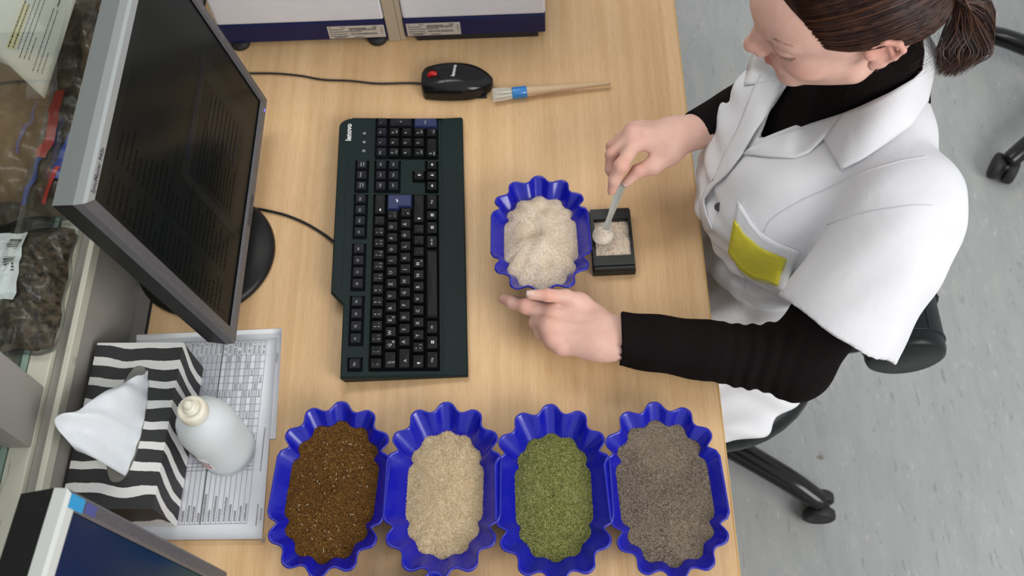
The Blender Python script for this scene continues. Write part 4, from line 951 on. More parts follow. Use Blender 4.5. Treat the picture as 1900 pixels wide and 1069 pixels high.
# head
body.ell(Hh(-.012, 0, .030), (.094, .074, .080), HRT, .03)
body.ell(Hh(.026, 0, -.012), (.064, .060, .082), HRT, .025)
body.ell(Hh(.050, 0, .035), (.048, .056, .042), HRT, .025)
for s in (1, -1):
    body.cone(Hh(.012, s * .048, -.060), Hh(.070, s * .016, -.086), .019, .015, .02)
    body.ell(Hh(.054, s * .037, -.028), (.027, .024, .026), HRT, .022)
    body.cone(Hh(.083, s * .010, .026), Hh(.068, s * .043, .026), .0085, .009, .012)
body.cone(Hh(.078, -.007, -.092), Hh(.078, .007, -.092), .0155, None, .015)
body.cone(Hh(.080, -.012, -.058), Hh(.080, .012, -.058), .0150, None, .014)
for s in (1, -1):
    body.ell(Hh(.098, s * .037, .009), (.015, .016, .011), HRT, .012, 's')
    body.ell(Hh(.0735, s * .033, .009), (.0145, .0165, .0135), HRT, .004)
body.cone(Hh(.0845, 0, .022), Hh(.1065, 0, -.018), .0085, .0082, .008)
body.cone(Hh(.080, 0, .010), Hh(.092, 0, -.030), .0105, .0125, .006)
body.ell(Hh(.1095, 0, -.022), (.0098, .0098, .0088), HRT, .006)
for s in (1, -1):
    body.ell(Hh(.100, s * .0115, -.0265), (.0095, .0062, .0068), HRT, .005)
    body.ell(Hh(.105, s * .0062, -.0315), (.0045, .0028, .0028), HRT, .002, 's')
# lips
for s in (1, -1):
    body.cone(Hh(.0965, 0, -.0535), Hh(.0860, s * .0215, -.0590), .0048, .0026, .003)
    body.cone(Hh(.0955, 0, -.0640), Hh(.0860, s * .0190, -.0610), .0058, .0028, .003)
body.cone(Hh(.1000, -.017, -.0588), Hh(.1000, .017, -.0588), .0016, None, .002, 's')
# ears
for s in (1, -1):
    e = lambda x, z, o=0: Hh(x, s * (.0725 + o), z)
    ring = [e(-.004, .008, .000), e(-.008, .018, .004), (e(-.020, .024, .009)), e(-.033, .019, .014), e(-.036, .005, .014), e(-.028, -.010, .010), e(-.016, -.021, .006), e(-.008, -.025, .004)]
    body.ell(Hh(-.018, s * .074, .000), (.018, .0065, .024), HRT, .008)
    for a, b in zip(ring, ring[1:]): body.cone(a, b, .0034, None, .003)
    body.cone(e(-.013, -.020, .004), e(-.006, -.023, .003), .0060, None, .005)
    body.ell(Hh(-.014, s * .084, .000), (.008, .006, .010), HRT, .004, 's')
    body.cone(e(-.024, .012, .008), e(-.026, -.006, .009), .0028, None, .003)
    body.cone(e(-.003, -.006, .002), e(-.003, .004, .002), .0042, None, .004)
# ---- left hand (palm down, index stretched under the tray rim, thumb on the rim, other fingers curled)
def palm(f, W, knuck, base, rk, k=.012, n=(0, 0, 1), sc=.75):
    for kk, bb, r in zip(knuck, base, rk): f.cone(bb, kk, r * 1.25, r, k, squash=(n, sc))
LW = WRL
lk = [A(1024, 578, 0.072), A(1020, 606, 0.073), A(1027, 627, 0.068), A(1042, 643, 0.060)]
lb_ = [A(1110, 603, 0.066), A(1112, 619, 0.067), A(1114, 634, 0.064), A(1118, 648, 0.058)]
palm(body, LW, lk, lb_, (.0125, .0125, .0120, .0110))
body.cone(LW + V3(.03, -.002, 0), (lb_[1] + lb_[2]) / 2, .0265, .0270, .02, squash=((0, 0, 1), .70))
body.cone(A(1105, 585, 0.060), A(1075, 562, 0.072), .0150, .0125, .012)      # thumb mound
body.cone(LW, lb_[0], .016, .014, .015)
body.chain([lk[0], A(976, 569, 0.070), A(950, 561, 0.062), A(934, 555, 0.055)], (.0112, .0100, .0088, .0070), .004)
for q in (A(975, 566, 0.069),): body.ell(q, (.0098, .0098, .0096), None, .004)
body.chain([A(1075, 562, 0.072), A(1050, 551, 0.088), A(1016, 548, 0.100), A(984, 547, 0.102)], (.0125, .0098, .0084, .0064), .004, first_k=.010)
body.chain([lk[1], A(993, 598, 0.057), A(997, 600, 0.036), A(1020, 598, 0.032)], (.0106, .0090, .0080, .0065), .003, first_k=.008)
body.chain([lk[2], A(1003, 620, 0.052), A(1008, 620, 0.034), A(1030, 617, 0.031)], (.0102, .0088, .0078, .0062), .003, first_k=.008)
body.chain([lk[3], A(1022, 639, 0.046), A(1026, 637, 0.032), A(1046, 633, 0.030)], (.0092, .0078, .0070, .0056), .003, first_k=.008)
for q, r in zip(lk, (.0128, .0128, .0122, .0112)): body.ell(q + V3(0, 0, .001), (r, r, r * .92), None, .006)
# ---- right hand (pinching the spoon)
rk = [A(1180, 262, .140), A(1174, 250, .141), A(1176, 243, .130), A(1186, 238, .117)]
rb_ = [A(1245, 266, .133), A(1248, 255, .134), A(1250, 246, .128), A(1252, 240, .120)]
palm(body, WRR, rk, rb_, (.0120, .0122, .0115, .0105), n=(.1, -.5, 1), sc=.8)
body.cone(WRR + (WRR - rk[1]) * .2, (rb_[1] + rb_[2]) / 2, .0195, .0225, .02, squash=((.1, -.4, 1), .85))
body.chain([rk[0], A(1152, 309, .140), A(1140, 335, .122), A(1135, 354, .108)], (.0105, .0093, .0082, .0062), .004, first_k=.008)
body.ell(A(1153, 307, .140), (.0100,) * 3, None, .004)
body.cone(A(1240, 285, .118), A(1212, 308, .118), .0150, .0115, .014)
body.cone(A(1256, 264, .120), A(1238, 284, .118), .0155, .0145, .016)
body.chain([A(1212, 308, .118), A(1183, 318, .114), A(1162, 339, .105)], (.0110, .0095, .0068), .004, first_k=.008)
body.chain([rk[1], A(1135, 287, .128), A(1133, 314, .112), A(1140, 333, .100)], (.0104, .0090, .0080, .0064), .003, first_k=.008)
body.chain([rk[2], A(1136, 272, .112), A(1138, 300, .095), A(1152, 312, .084)], (.0100, .0088, .0078, .0062), .003, first_k=.008)
body.chain([rk[3], A(1150, 256, .098), A(1152, 280, .082), A(1164, 292, .072)], (.0090, .0076, .0068, .0055), .003, first_k=.008)
for q, r in zip(rk, (.0120, .0122, .0116, .0105)): body.ell(q + V3(0, 0, .001), (r, r, r * .92), None, .006)
for kk, bb, r in list(zip(lk, lb_, (.0125, .0125, .0120, .0110))) + list(zip(rk, rb_, (.0120, .0122, .0115, .0105))):
    body.cone(bb * .8 + kk * .2 + V3(0, 0, r * .80), kk + V3(0, 0, r * .42), .0030, .0042, .007)
# skin crease and softness: tiny relief
def skin_disp(P):
    return .00018 * np.sin(P[:, 0] * 420 + 2 * np.sin(P[:, 1] * 300)) * np.sin(P[:, 1] * 390 + P[:, 2] * 280)
import time as _t; _t0 = _t.time()
BV, BQ = body.mesh(.0021, (-.37, -.20, -.76), (.36, .50, .58), None)
print('body', len(BV), len(BQ), _t.time() - _t0)
woman = thing('person', 'woman in white lab coat over black turtleneck, spooning meal into the black cell', 'person', (.2, .17, -.75))
skin = mat('skin', (.6, .38, .28), .5, .35, 0, Subsurface_Weight=.22, Subsurface_Scale=.006)
skin.node_tree.nodes['Principled BSDF'].inputs['Subsurface Radius'].default_value = (1, .35, .2)
n_, l_, b_ = nodes(skin); at_n = n_.new('ShaderNodeAttribute'); at_n.attribute_name = 'tint'
v = coords(skin); sk = noise(skin, v, 55, 4, .6); fine = noise(skin, v, 700, 3, .6)
setc(skin, mix(skin, 1.0, at_n.outputs['Color'], ramp(skin, sk, [(.3, (.95, .90, .89)), (.7, (1.04, 1.05, 1.05))]), 'MULTIPLY')); crs = noise(skin, coords(skin, (1, 1, 1)), 260, 4, .7, 1.5); bump(skin, crs, .22, .0012)
col = np.tile(np.array([.68, .425, .345]), (len(BV), 1))
def blush(c, r, target, w, V=BV):
    d = np.linalg.norm(V - c, axis=1); a = w * np.exp(-(d / r) ** 2)[:, None]; col[:] = col * (1 - a) + np.array(target) * a
for q in lk + rk: blush(q, .011, (.66, .27, .20), .55)
for q in (A(975, 566, .072), A(1153, 307, .142), A(932, 553, .052), A(1135, 354, .108), A(1016, 548, .104), A(1183, 318, .114), A(1135, 287, .128), A(1136, 272, .112), A(1140, 333, .100)): blush(q, .012, (.66, .26, .19), .55)
for s in (1, -1):
    blush(Hh(.066, s * .042, -.032), .024, (.66, .29, .22), .55); blush(Hh(-.02, s * .08, .01), .028, (.64, .24, .18), .6)
blush(Hh(.113, 0, -.026), .014, (.66, .29, .22), .6)
hl = (BV - HC) @ HR   # head local coordinates
lipz = np.abs(hl[:, 2] + .0588) - (.0098 - 13 * hl[:, 1] ** 2); a = np.clip(-lipz * 900, 0, 1) * (hl[:, 0] > .082) * (np.abs(hl[:, 1]) < .0235); col = col * (1 - .75 * a[:, None]) + np.array((.48, .155, .13)) * .75 * a[:, None]
person_body = obj_from('body', BV, BQ, skin, woman, col)
# BVH for draping
bvh_body = BVHTree.FromPolygons([tuple(v) for v in BV], [tuple(map(int, q)) for q in BQ])
# nails
nailm = mat('nail', (.66, .43, .36), .22, .5, 0, Coat_Weight=.5); tipm = mat('nail_tip', (.70, .56, .50), .3)
def nail(tip, prev, up, w_=.0062, l_=.0105, off=.0015, rr=.0066, name='fingernail'):
    d = tip - prev; d /= np.linalg.norm(d); up = np.array(up, float); up -= d * (up @ d); up /= np.linalg.norm(up); sd = np.cross(d, up)
    V = []; F = []; m = 6; n = 6; mi = []
    for i in range(m + 1):
        t = i / m; x = -l_ * .55 + l_ * t * 1.05; wd = w_ * (1 - .30 * (2 * t - 1) ** 4 - (.25 if i in (0,) else 0))
        for j in range(n + 1):
            s = -1 + 2 * j / n; V.append(tip + d * x + sd * s * wd + up * (rr * (1 - .40 * s * s) + off - .0010 * max(0, t - .2) * 2))
    for i in range(m):
        for j in range(n): a = i * (n + 1) + j; F.append((a, a + 1, a + n + 2, a + n + 1)); mi.append(1 if i == m - 1 else 0)
    o = mesh(name, V, F, [nailm, tipm], woman, True, mi, world=True); md = o.modifiers.new('s', 'SOLIDIFY'); md.thickness = .0006; md.offset = 0
nail(A(934, 555, .055), A(950, 561, .062), (-.2, -.15, 1), .0052, .010, .0000, .0067)
nail(A(984, 547, .102), A(1016, 548, .100), (0, .25, 1), .0055, .011, .0000, .0068)
nail(A(1135, 354, .108), A(1140, 335, .122), (-.7, -.25, .8), .0050, .010, .0000, .0060)
nail(A(1162, 339, .105), A(1183, 318, .114), (.1, -.3, 1), .0056, .011, .0000, .0066)
# ---- eyelashes, eyebrow, ear stud
hairm = mat('dark_brown_hair', (.035, .012, .006), .36, .5); lashm = mat('lash', (.02, .010, .007), .6)
def snap(p, n_, off=.0003):   # drop a point on the skin along direction n_
    h = bvh_body.ray_cast(Vector(p + n_ * .03), Vector(-n_)); return np.array(h[0]) + n_ * off if h[0] is not None else p
lm = MB()
for s in (1, -1):
    for k in range(34):
        t = -1 + 2 * k / 33; y = s * (.0330 + .0150 * t); z = -.0010 + .0050 * t * t
        dd_ = HR @ V3(.95, s * (.25 + .25 * t), 0); dd_ /= np.linalg.norm(dd_); p0 = snap(Hh(.06, y, z), dd_, -.0003)
        L__ = .6 + .4 * rng.random(); p1 = p0 + L__ * HR @ V3(.0026, s * .0010 * (t + .3), -.0018); p2 = p0 + L__ * HR @ V3(.0048, s * .0022 * (t + .3), -.0022); V, F = tube([p0, p1, p2], [.00024, .00018, .00006], 3); lm.add(V, F)
lm.build('eyelashes', lashm, woman, world=True)['kind'] = 'stuff'
bmh = MB()
fwd = HR @ V3(1, 0, 0)
for s in (1, -1):
    for k in range(70):
        t = rng.random(); y = s * (.012 + .037 * t); z = .0285 + .0065 * math.sin(PI * t * .75) + rng.normal() * .0012
        d_ = HR @ (V3(.7, s * .7 * t + .001, .1)); d_ /= np.linalg.norm(d_); p0 = snap(Hh(.06, y, z), d_, .0001); p1 = snap(Hh(.06, y + s * .0040, z + .0006), d_, .0003)
        V, F = tube([p0, p1], [.00012, .00004], 3); bmh.add(V, F)
bmh.build('eyebrows', mat('eyebrow_hair', (.16, .085, .055), .7), woman, world=True)['kind'] = 'stuff'
st = Hh(-.008, .0815, -.0245); mb = MB(); mb.lathe([(.0005, -.0020), (.0017, -.0012), (.0022, 0), (.0017, .0012), (.0005, .0020)], 14, Matrix.Translation(Vector(st))); mb.build('ear_stud', mat('dark_stud', (.05, .02, .015), .15, .5, .6), woman, True, world=True)
# ================================================================ hair
hair = Field()
hair.ell(Hh(-.016, 0, .036), (.099, .080, .088), HRT, .02)
hair.ell(Hh(-.060, 0, .010), (.050, .066, .062), HRT, .03)
hair.ell(Hh(-.100, 0, .030), (.030, .030, .028), HRT, .02)
ht = HR @ V3(1, 0, 0); hu = HR @ V3(0, 0, 1)
# cut away the face: everything in front of a slanted plane
hair.half([(Hh(.074, 0, .075), HR @ V3(-.93, 0, .36))], .006, 's')
hair.half([(Hh(.0, .07, .013), HR @ V3(-.22, 0, 1.0)), (Hh(-.040, 0, 0), HR @ V3(-1, 0, 0))], .006, 's')
HVv, HQ = hair.mesh(.0028, HC - .16, HC + .17)
hairbase = noisy('hair_base', (.012, .004, .0025), (.030, .010, .005), 90, .45, .4)
obj_from('hair_cap', HVv, HQ, hairbase, woman)
hairm2 = mat('hair_strand', (.05, .018, .008), .34, .35)
setc(hairm2, ramp(hairm2, noise(hairm2, coords(hairm2), 60, 3), [(.35, (.020, .006, .004)), (.65, (.050, .016, .008))]))
hairm3 = mat('hair_copper', (.095, .032, .011), .36, .4)
bh = BVHTree.FromPolygons([tuple(v) for v in HVv], [tuple(map(int, q)) for q in HQ])
hs = MB(); hc = MB()
tie = Hh(-.126, .0, .032)
def onhair(p, off):
    r = bh.find_nearest(Vector(p)); return np.array(r[0]) + np.array((Vector(p) - r[0]).normalized() if (Vector(p) - r[0]).length > 1e-5 else r[1]) * 0 + np.array(r[1]) * off
# combed strands: from the hairline round to the tie
for k in range(2300):
    a = (rng.random() * 2 - 1) * 1.25 * PI / 2 * 1.25      # round the head, 0 = top
    zz = .036 + .085 * math.cos(a) * .95
    st_ = V3(.074 + .387 * (max(zz, .02) - .075) - abs(rng.normal()) * .003, .080 * math.sin(a), zz)
    f0 = rng.random() ** 1.5 * .5; o_off = .0009 + .0020 * rng.random()
    en = HRT @ (tie - HC); P = []
    for t in np.linspace(f0, 1, 17):
        q = st_ * (1 - t) + en * t; c = V3(-.02, 0, .03); r0 = np.linalg.norm(st_ - c) * (1 - t) + np.linalg.norm(en - c) * t; q = c + (q - c) / np.linalg.norm(q - c) * r0
        w_ = HR @ q + HC; P.append(onhair(w_, o_off * min(1, .05 + 3.5 * (t - f0))) if t < .97 else w_)
    P = np.array(P)
    V, F = tube(P, [.0001, .00045] + [.0006] * 14 + [.0004], 3); (hc if rng.random() < .12 else hs).add(V, F)
# pony tail: looping strands falling behind the neck
for k in range(1500):
    r1, r2, r3 = np.clip(rng.normal(size=3) * .9, -1.7, 1.7)
    spread = abs(r1)
    out = A(1800 + r1 * 16, 20 + r2 * 22, .43 + r3 * .012); end = A(1752 + r2 * 18 + 8 * r1 + 14 * rng.random(), 112 + 34 * rng.random() - .35 * abs(r2) * 20, .31 + r3 * .012)
    mid = A(1815 + r1 * 16 - 40 * (k % 5 == 0), 75 + r2 * 14, .365 + r3 * .015)
    p0 = tie + V3(*rng.normal(size=3)) * .006
    pk = A(1765 + r2 * 14, -28 + r1 * 10, .475 + .01 * r3)
    P = spline([p0, pk, out, mid, end], 15); V, F = tube(P, [.00062] * 12 + [.0005, .0003, .0001], 3); (hc if rng.random() < .35 else hs).add(V, F)
# loose strands falling past the ear and at the collar
for k in range(22):
    a = Hh(-.05 - .03 * rng.random(), .078, .005 * rng.normal() + .0); b = A(1660 + 70 * rng.random(), 125 + 20 * rng.random(), .36); m_ = (a + b) / 2 + V3(.01, -.012, .01)
    V, F = tube(spline([a, m_, b], 9), .00013, 3); hs.add(V, F)
o = hs.build('hair', hairm2, woman, True, world=True); o['kind'] = 'stuff'; o = hc.build('hair_highlights', hairm3, woman, True, world=True); o['kind'] = 'stuff'
MB().lathe([(.017, -.006), (.020, 0), (.017, .006)], 24, Matrix.Translation(Vector(Hh(-.118, 0, .032))) @ Matrix(HR.tolist()).to_4x4() @ Matrix.Rotation(PI / 2, 4, 'Y')).build('hair_tie', rubber, woman, True, world=True)
# ================================================================ black turtleneck
knit = noisy('black_knit', (.0065, .0048, .0050), (.010, .0075, .0075), 900, .95, .06, .3, 1600)
sw = Field()
for y in (.125, .230): sw.cone((.170, y, -.15), (.165, y, .13), .108, .094, .05)
sw.ell((.123, .100, .11), (.104, .074, .10), None, .05); sw.ell((.115, .245, .105), (.106, .078, .105), None, .05)
sw.cone((.19, .055, .235), (.19, .30, .238), .052, .052, .06)
sw.cone(neck0 - V3(0, 0, .02), neck0 + (Hh(-.022, 0, -.07) - neck0) * .62, .066, .0605, .025)
sw.cone(neck0 + V3(-.008, 0, .012), neck0 + V3(-.010, 0, .030), .064, .0625, .005)
cuL = WRL + (ELL - WRL) * .0; dl = (WRL - ELL) / np.linalg.norm(WRL - ELL); dr = (WRR - ELR) / np.linalg.norm(WRR - ELR)
cutL = (A(1149, 628, .058), dl + V3(0, -.10, 0)); cutR = (A(1284, 246, .118), dr)
sw.cone(SHL, ELL, .053, .0450, .02); sw.cone(ELL + V3(.0, -.004, 0), ELL + V3(-.02, .01, 0), .042, .042, .02)
sw.cone(ELL, WRL, .0440, .0365, .012, cut=[cutL]); sw.cone(SHR, ELR, .052, .046, .02); sw.cone(ELR, WRR, .044, .0270, .015, cut=[cutR])
# hollow cuffs
sw.cone(WRL - dl * .03, WRL + dl * .02, .0305, .0330, .003, 's', squash=None); sw.cone(A(1284, 246, .118) - dr * .02, A(1284, 246, .118) + dr * .03, .0225, .0240, .003, 's')
def knit_disp(P):
    # rucks at the elbow and along the sleeve
    d = np.zeros(len(P), np.float32); ax = ELL; u = (P - ELL.astype(np.float32)) @ (-dl).astype(np.float32)  # + towards elbow beyond
    dist = -u
    w = np.exp(-((dist - .055) / .045) ** 2); ph = dist * 330 + 18 * P[:, 2] + 1.5 * np.sin(P[:, 2] * 60)
    low = (P[:, 2] < .14) & (P[:, 1] < .06)
    d += np.where(low, -.0018 * w * np.sin(ph) - .0010 * np.sin(dist * 95 + P[:, 2] * 40) , 0).astype(np.float32)
    up = (P[:, 2] >= .10) | (P[:, 1] > .10)
    nz_ = (P[:, 2] - .275) ; d += np.where((P[:, 2] > .262) & (P[:, 1] > .09) & (P[:, 1] < .27), .0007 * np.sin(np.arctan2(P[:, 1] - .178, P[:, 0] - .185) * 46), 0).astype(np.float32)
    return d
SVv, SQ = sw.mesh(.0036, (-.18, -.20, -.30), (.36, .50, .42), knit_disp, margin=.006)
print('sweater', len(SQ), _t.time() - _t0)
obj_from('turtleneck', SVv, SQ, knit, woman)
# ================================================================ lab coat
coatm = mat('white_cotton', (.70, .70, .72), .85, .15)
v = coords(coatm); wr = noise(coatm, v, 26, 4, .55, .8); wv_ = noise(coatm, v, 1500, 2, .5)
setc(coatm, ramp(coatm, noise(coatm, v, 12), [(.3, (.68, .68, .70)), (.7, (.73, .73, .75))]))
n_, l_, b_ = nodes(coatm); bp1 = n_.new('ShaderNodeBump'); bp1.inputs['Strength'].default_value = .18; bp1.inputs['Distance'].default_value = .006; l_.new(wr, bp1.inputs['Height'])
bp2 = n_.new('ShaderNodeBump'); bp2.inputs['Strength'].default_value = .15; bp2.inputs['Distance'].default_value = .0005; l_.new(wv_, bp2.inputs['Height']); l_.new(bp1.outputs[0], bp2.inputs['Normal']); l_.new(bp2.outputs[0], b_.inputs['Normal'])
ct = Field()
for y in (.120, .235): ct.cone((.150, y, -.15), (.150, y, .13), .125, .106, .05)
ct.cone((.19, .050, .232), (.19, .305, .236), .066, .066, .06)
ct.ell((.118, .100, .11), (.115, .085, .12), None, .05); ct.ell((.118, .232, .10), (.105, .085, .12), None, .05); ct.ell((.09, .17, .07), (.10, .10, .10), None, .04)
ct.cone((.140, .14, -.19), (.140, .25, -.19), .110, .110, .05)
HML = A(1556, 612, .115); HMR = V3(.185, .415, .12)
ax_l = (HML - SHL) / np.linalg.norm(HML - SHL)
ct.cone(SHL + V3(.0, .0, .0), HML + ax_l * .05, .072, .083, .009, cut=[(HML, ax_l + V3(-.15, 0, .10))])
ct.cone(SHR, HMR, .068, .074, .03, cut=[(HMR, (HMR - SHR))])
# lap: skirts of the coat over both thighs
ct.cone((.14, .075, -.20), (-.16, .035, -.185), .088, .072, .05); ct.ell((-.025, .0, -.222), (.195, .124, .045), None, .03); ct.cone((.20, .26, -.20), (-.16, .285, -.185), .092, .072, .05)
ct.cone((.10, .17, -.19), (-.12, .18, -.19), .06, .05, .06)
ct.half([((0, 0, -.285), (0, 0, 1))], .01, 'i') if False else None
# V opening at the front, open neck, hollow sleeve ends
Va, Vb_, Vc = A(1389, 276, .14), A(1700, 128, .335), A(1462, 140, .215)
n0 = V3(*(CAM - Va)); n0 /= np.linalg.norm(n0)
eB = np.cross(Vb_ - Va, n0); eC = np.cross(n0, Vc - Va)
mid_ = (Vb_ + Vc) / 2
if (mid_ - Va) @ eB > 0: eB = -eB
if (mid_ - Va) @ eC > 0: eC = -eC
ct.half([(Va, eB), (Va, eC), (V3(.195, .17, .25), V3(1, 0, -.15))], .004, 's')
ct.cone(neck0 - V3(.03, 0, .03), neck0 + V3(-.02, 0, .12), .067, .076, .006, 's')
ct.cone(HML - ax_l * .055, HML + ax_l * .04, .058, .072, .004, 's')
_ph = rng.random((10, 4)) * 6.28
def coat_disp(P):
    x, y, z = P[:, 0], P[:, 1], P[:, 2]
    w1 = np.sin(38 * (z * .7 + y * .6 + .03 * np.sin(20 * x)) + 1.3) * .0030
    w2 = np.sin(70 * (x * .8 - z * .5) + 4 * np.sin(14 * y)) * .0018
    w3 = np.sin(95 * (y * .9 + z * .35) + 3 * np.sin(22 * x)) * .0012
    low = np.clip((.12 - z) / .12, 0, 1); fl_ = (np.sin(62 * (y + .55 * z) + 3 * np.sin(17 * x + 8 * z)) * .0085 + np.sin(120 * (y - .4 * x)) * .0022 + .0075 * (1 - 2 * np.abs(np.sin(34 * (y * .75 + z * 1.05) + 1.6 * np.sin(24 * x + 12 * y)))) * (z > -.16)) * low
    cr = .0035 * np.exp(-((z - .06 - .5 * (y - .1)) / .05) ** 2) * np.sin(150 * (z + .45 * y) + 2.5 * np.sin(18 * y)) * np.clip((.16 - x) / .06, 0, 1)
    return (w1 * .9 + w2 * 1.0 + w3 * .9 + fl_ + cr).astype(np.float32)
CV, CQ = ct.mesh(.0040, (-.26, -.20, -.32), (.40, .54, .40), coat_disp, margin=.012)
print('coat', len(CQ), _t.time() - _t0)
coat = obj_from('lab_coat', CV, CQ, coatm, woman)
# ---------------------------------------------------------------- tailoring on the coat: lapels, collar, pocket, seams, buttons
def ray_dir(px, py):
    v = RW @ np.array([px - 950, 534.5 - py, -FPX]); return v / np.linalg.norm(v)
bvh_c = BVHTree.FromPolygons([tuple(v) for v in np.vstack([CV, SVv])], [tuple(map(int, q)) for q in np.vstack([CQ, SQ + len(CV)])])
def hit(px, py):
    d = ray_dir(px, py); h = bvh_c.ray_cast(Vector(CAM), Vector(d)); return h[3] if h[0] is not None else None
def resample(P, n):
    P = np.array(P, float); s = np.r_[0, np.cumsum(np.linalg.norm(np.diff(P[:, :2], axis=0), axis=1))]; u = np.linspace(0, s[-1], n)
    return np.stack([np.interp(u, s, P[:, i]) for i in range(P.shape[1])], 1)
def edge_t(P, off):
    """px, py, z (nan = lie on the cloth); returns distances from the camera"""
    T = []
    for x, y, z in P:
        if z == z: v = ray_dir(x, y); T.append((z - CAM[2]) / v[2])
        else: h = hit(x, y); T.append(np.nan if h is None or h > 1.45 else h - off)
    T = np.array(T); ok = ~np.isnan(T); T = np.interp(np.arange(len(T)), np.arange(len(T))[ok], T[ok])
    for _ in range(3): T[1:-1] = (T[:-2] + 2 * T[1:-1] + T[2:]) / 4
    return T
NA = float('nan')
def flap(name, inner, outer, n=26, m=9, off_in=.010, off_out=.006, th=.0016, bulge=.004, mat_=None, minoff=.003):
    I = resample([(*p, NA) if len(p) == 2 else p for p in inner], n) if all(len(p) == 2 for p in inner) else resample_z(inner, n)
    O = resample([(*p, NA) if len(p) == 2 else p for p in outer], n) if all(len(p) == 2 for p in outer) else resample_z(outer, n)
    ti_, to_ = edge_t(I, off_in), edge_t(O, off_out); V = []; F = []
    for i in range(n):
        for j in range(m):
            u = j / (m - 1); x, y = I[i, :2] * (1 - u) + O[i, :2] * u; t = ti_[i] * (1 - u) + to_[i] * u - bulge * math.sin(PI * u)
            h = hit(x, y)
            if h is not None: t = min(t, h - minoff)
            V.append([x, y, t])
    V = np.array(V).reshape(n, m, 3)
    for _ in range(2): V[1:-1, 1:-1, 2] = (V[1:-1, 1:-1, 2] * 2 + V[:-2, 1:-1, 2] + V[2:, 1:-1, 2]) / 4
    W_ = [CAM + ray_dir(x, y) * t for x, y, t in V.reshape(-1, 3)]
    F = [(i * m + j, i * m + j + 1, (i + 1) * m + j + 1, (i + 1) * m + j) for i in range(n - 1) for j in range(m - 1)]
    o = mesh(name, W_, F, mat_ or coatm, woman, True, world=True); md = o.modifiers.new('s', 'SOLIDIFY'); md.thickness = th; md.offset = 0
    return o
def resample_z(P, n):
    Q = [(p[0], p[1], p[2] if len(p) == 3 else NA) for p in P]; xy = np.array([q[:2] for q in Q]); s = np.r_[0, np.cumsum(np.linalg.norm(np.diff(xy, axis=0), axis=1))]; u = np.linspace(0, s[-1], n); out = []
    for uu_ in u:
        k = min(len(Q) - 2, max(0, int(np.searchsorted(s, uu_, 'right') - 1))); f = (uu_ - s[k]) / max(1e-9, s[k + 1] - s[k]); z0, z1 = Q[k][2], Q[k + 1][2]
        z = z0 * (1 - f) + z1 * f if (z0 == z0 and z1 == z1) else NA
        out.append((*(xy[k] * (1 - f) + xy[k + 1] * f), z))
    return np.array(out)
# her left lapel (front side in the picture), the collar leaf above it, her right lapel
flap('lapel', [(1390, 276), (1440, 252), (1510, 228), (1563, 211), (1575, 207)], [(1378, 286), (1420, 291), (1473, 293), (1500, 284), (1530, 256)], 26, 9, .010, .004)
flap('collar', [(1563, 211), (1600, 196), (1650, 172), (1695, 146), (1712, 130), (1716, 95, .345), (1710, 45, .350)], [(1527, 258), (1559, 316), (1600, 296), (1650, 262), (1692, 232), (1722, 188), (1742, 100, .335), (1712, 40, .352)], 34, 11, .012, .005, bulge=.006)
flap('lapel', [(1466, 150), (1440, 190), (1400, 245), (1378, 285), (1350, 322), (1322, 348), (1306, 370), (1311, 398), (1322, 425)], [(1428, 106), (1395, 168), (1369, 238), (1346, 282), (1325, 330), (1308, 352), (1298, 378), (1300, 405), (1312, 430)], 34, 8, .010, .004)
flap('collar', [(1470, 148), (1450, 120, .30), (1432, 96, .315)], [(1380, 158), (1388, 120), (1400, 92)], 14, 7, .010, .005)
# pocket and the yellow patch on it
def drape(name, poly, off, mat_, n=14, th=.001):
    """poly: four corner chains given as top and bottom polylines"""
    top, bot = resample(poly[0], n), resample(poly[1], n); V = []; F = []
    m = 12
    for i in range(n):
        for j in range(m):
            u = j / (m - 1); x, y = top[i] * (1 - u) + bot[i] * u; h = hit(x, y); V.append([x, y, (h if h is not None else np.nan)])
    V = np.array(V); t = V[:, 2].reshape(n, m); t[np.isnan(t)] = np.nanmean(t)
    for _ in range(4):
        p = np.pad(t, 1, mode='edge'); t = np.minimum(t, (p[:-2, 1:-1] + p[2:, 1:-1] + p[1:-1, :-2] + p[1:-1, 2:]) / 4)
    W_ = [CAM + ray_dir(x, y) * (q - off) for (x, y), q in zip(V[:, :2], t.ravel())]
    F = [(i * m + j, i * m + j + 1, (i + 1) * m + j + 1, (i + 1) * m + j) for i in range(n - 1) for j in range(m - 1)]
    o = mesh(name, W_, F, mat_, woman, True, world=True); md = o.modifiers.new('s', 'SOLIDIFY'); md.thickness = th; md.offset = 0; return o
pk_ = drape('chest_pocket', ([(1369, 370), (1395, 412), (1412, 432), (1445, 452), (1485, 467)], [(1352, 462), (1368, 500), (1385, 518), (1420, 528), (1453, 541)]), .0025, coatm)
def rebuild(*objs):
    global bvh_c
    V = [np.vstack([CV, SVv])]; F = [tuple(map(int, q)) for q in np.vstack([CQ, SQ + len(CV)])]; n = len(V[0])
    for o in objs:
        w_ = np.array([v.co[:] for v in o.data.vertices]) + np.array(woman.location); V.append(w_); F += [tuple(i + n for i in p.vertices) for p in o.data.polygons]; n += len(w_)
    bvh_c = BVHTree.FromPolygons([tuple(v) for v in np.vstack(V)], F)
rebuild(pk_)
yel = noisy('yellow_patch', (.66, .58, .045), (.72, .65, .06), 60, .6, .3, .1, 200)
pt_ = drape('yellow_patch', ([(1363, 409), (1378, 433), (1409, 460), (1435, 472), (1458, 481)], [(1352, 469), (1374, 500), (1396, 516), (1420, 521), (1443, 530)]), .0026, yel, th=.0012)
rebuild(pk_, pt_)
pt_['label'] = 'plain yellow patch on the chest pocket'
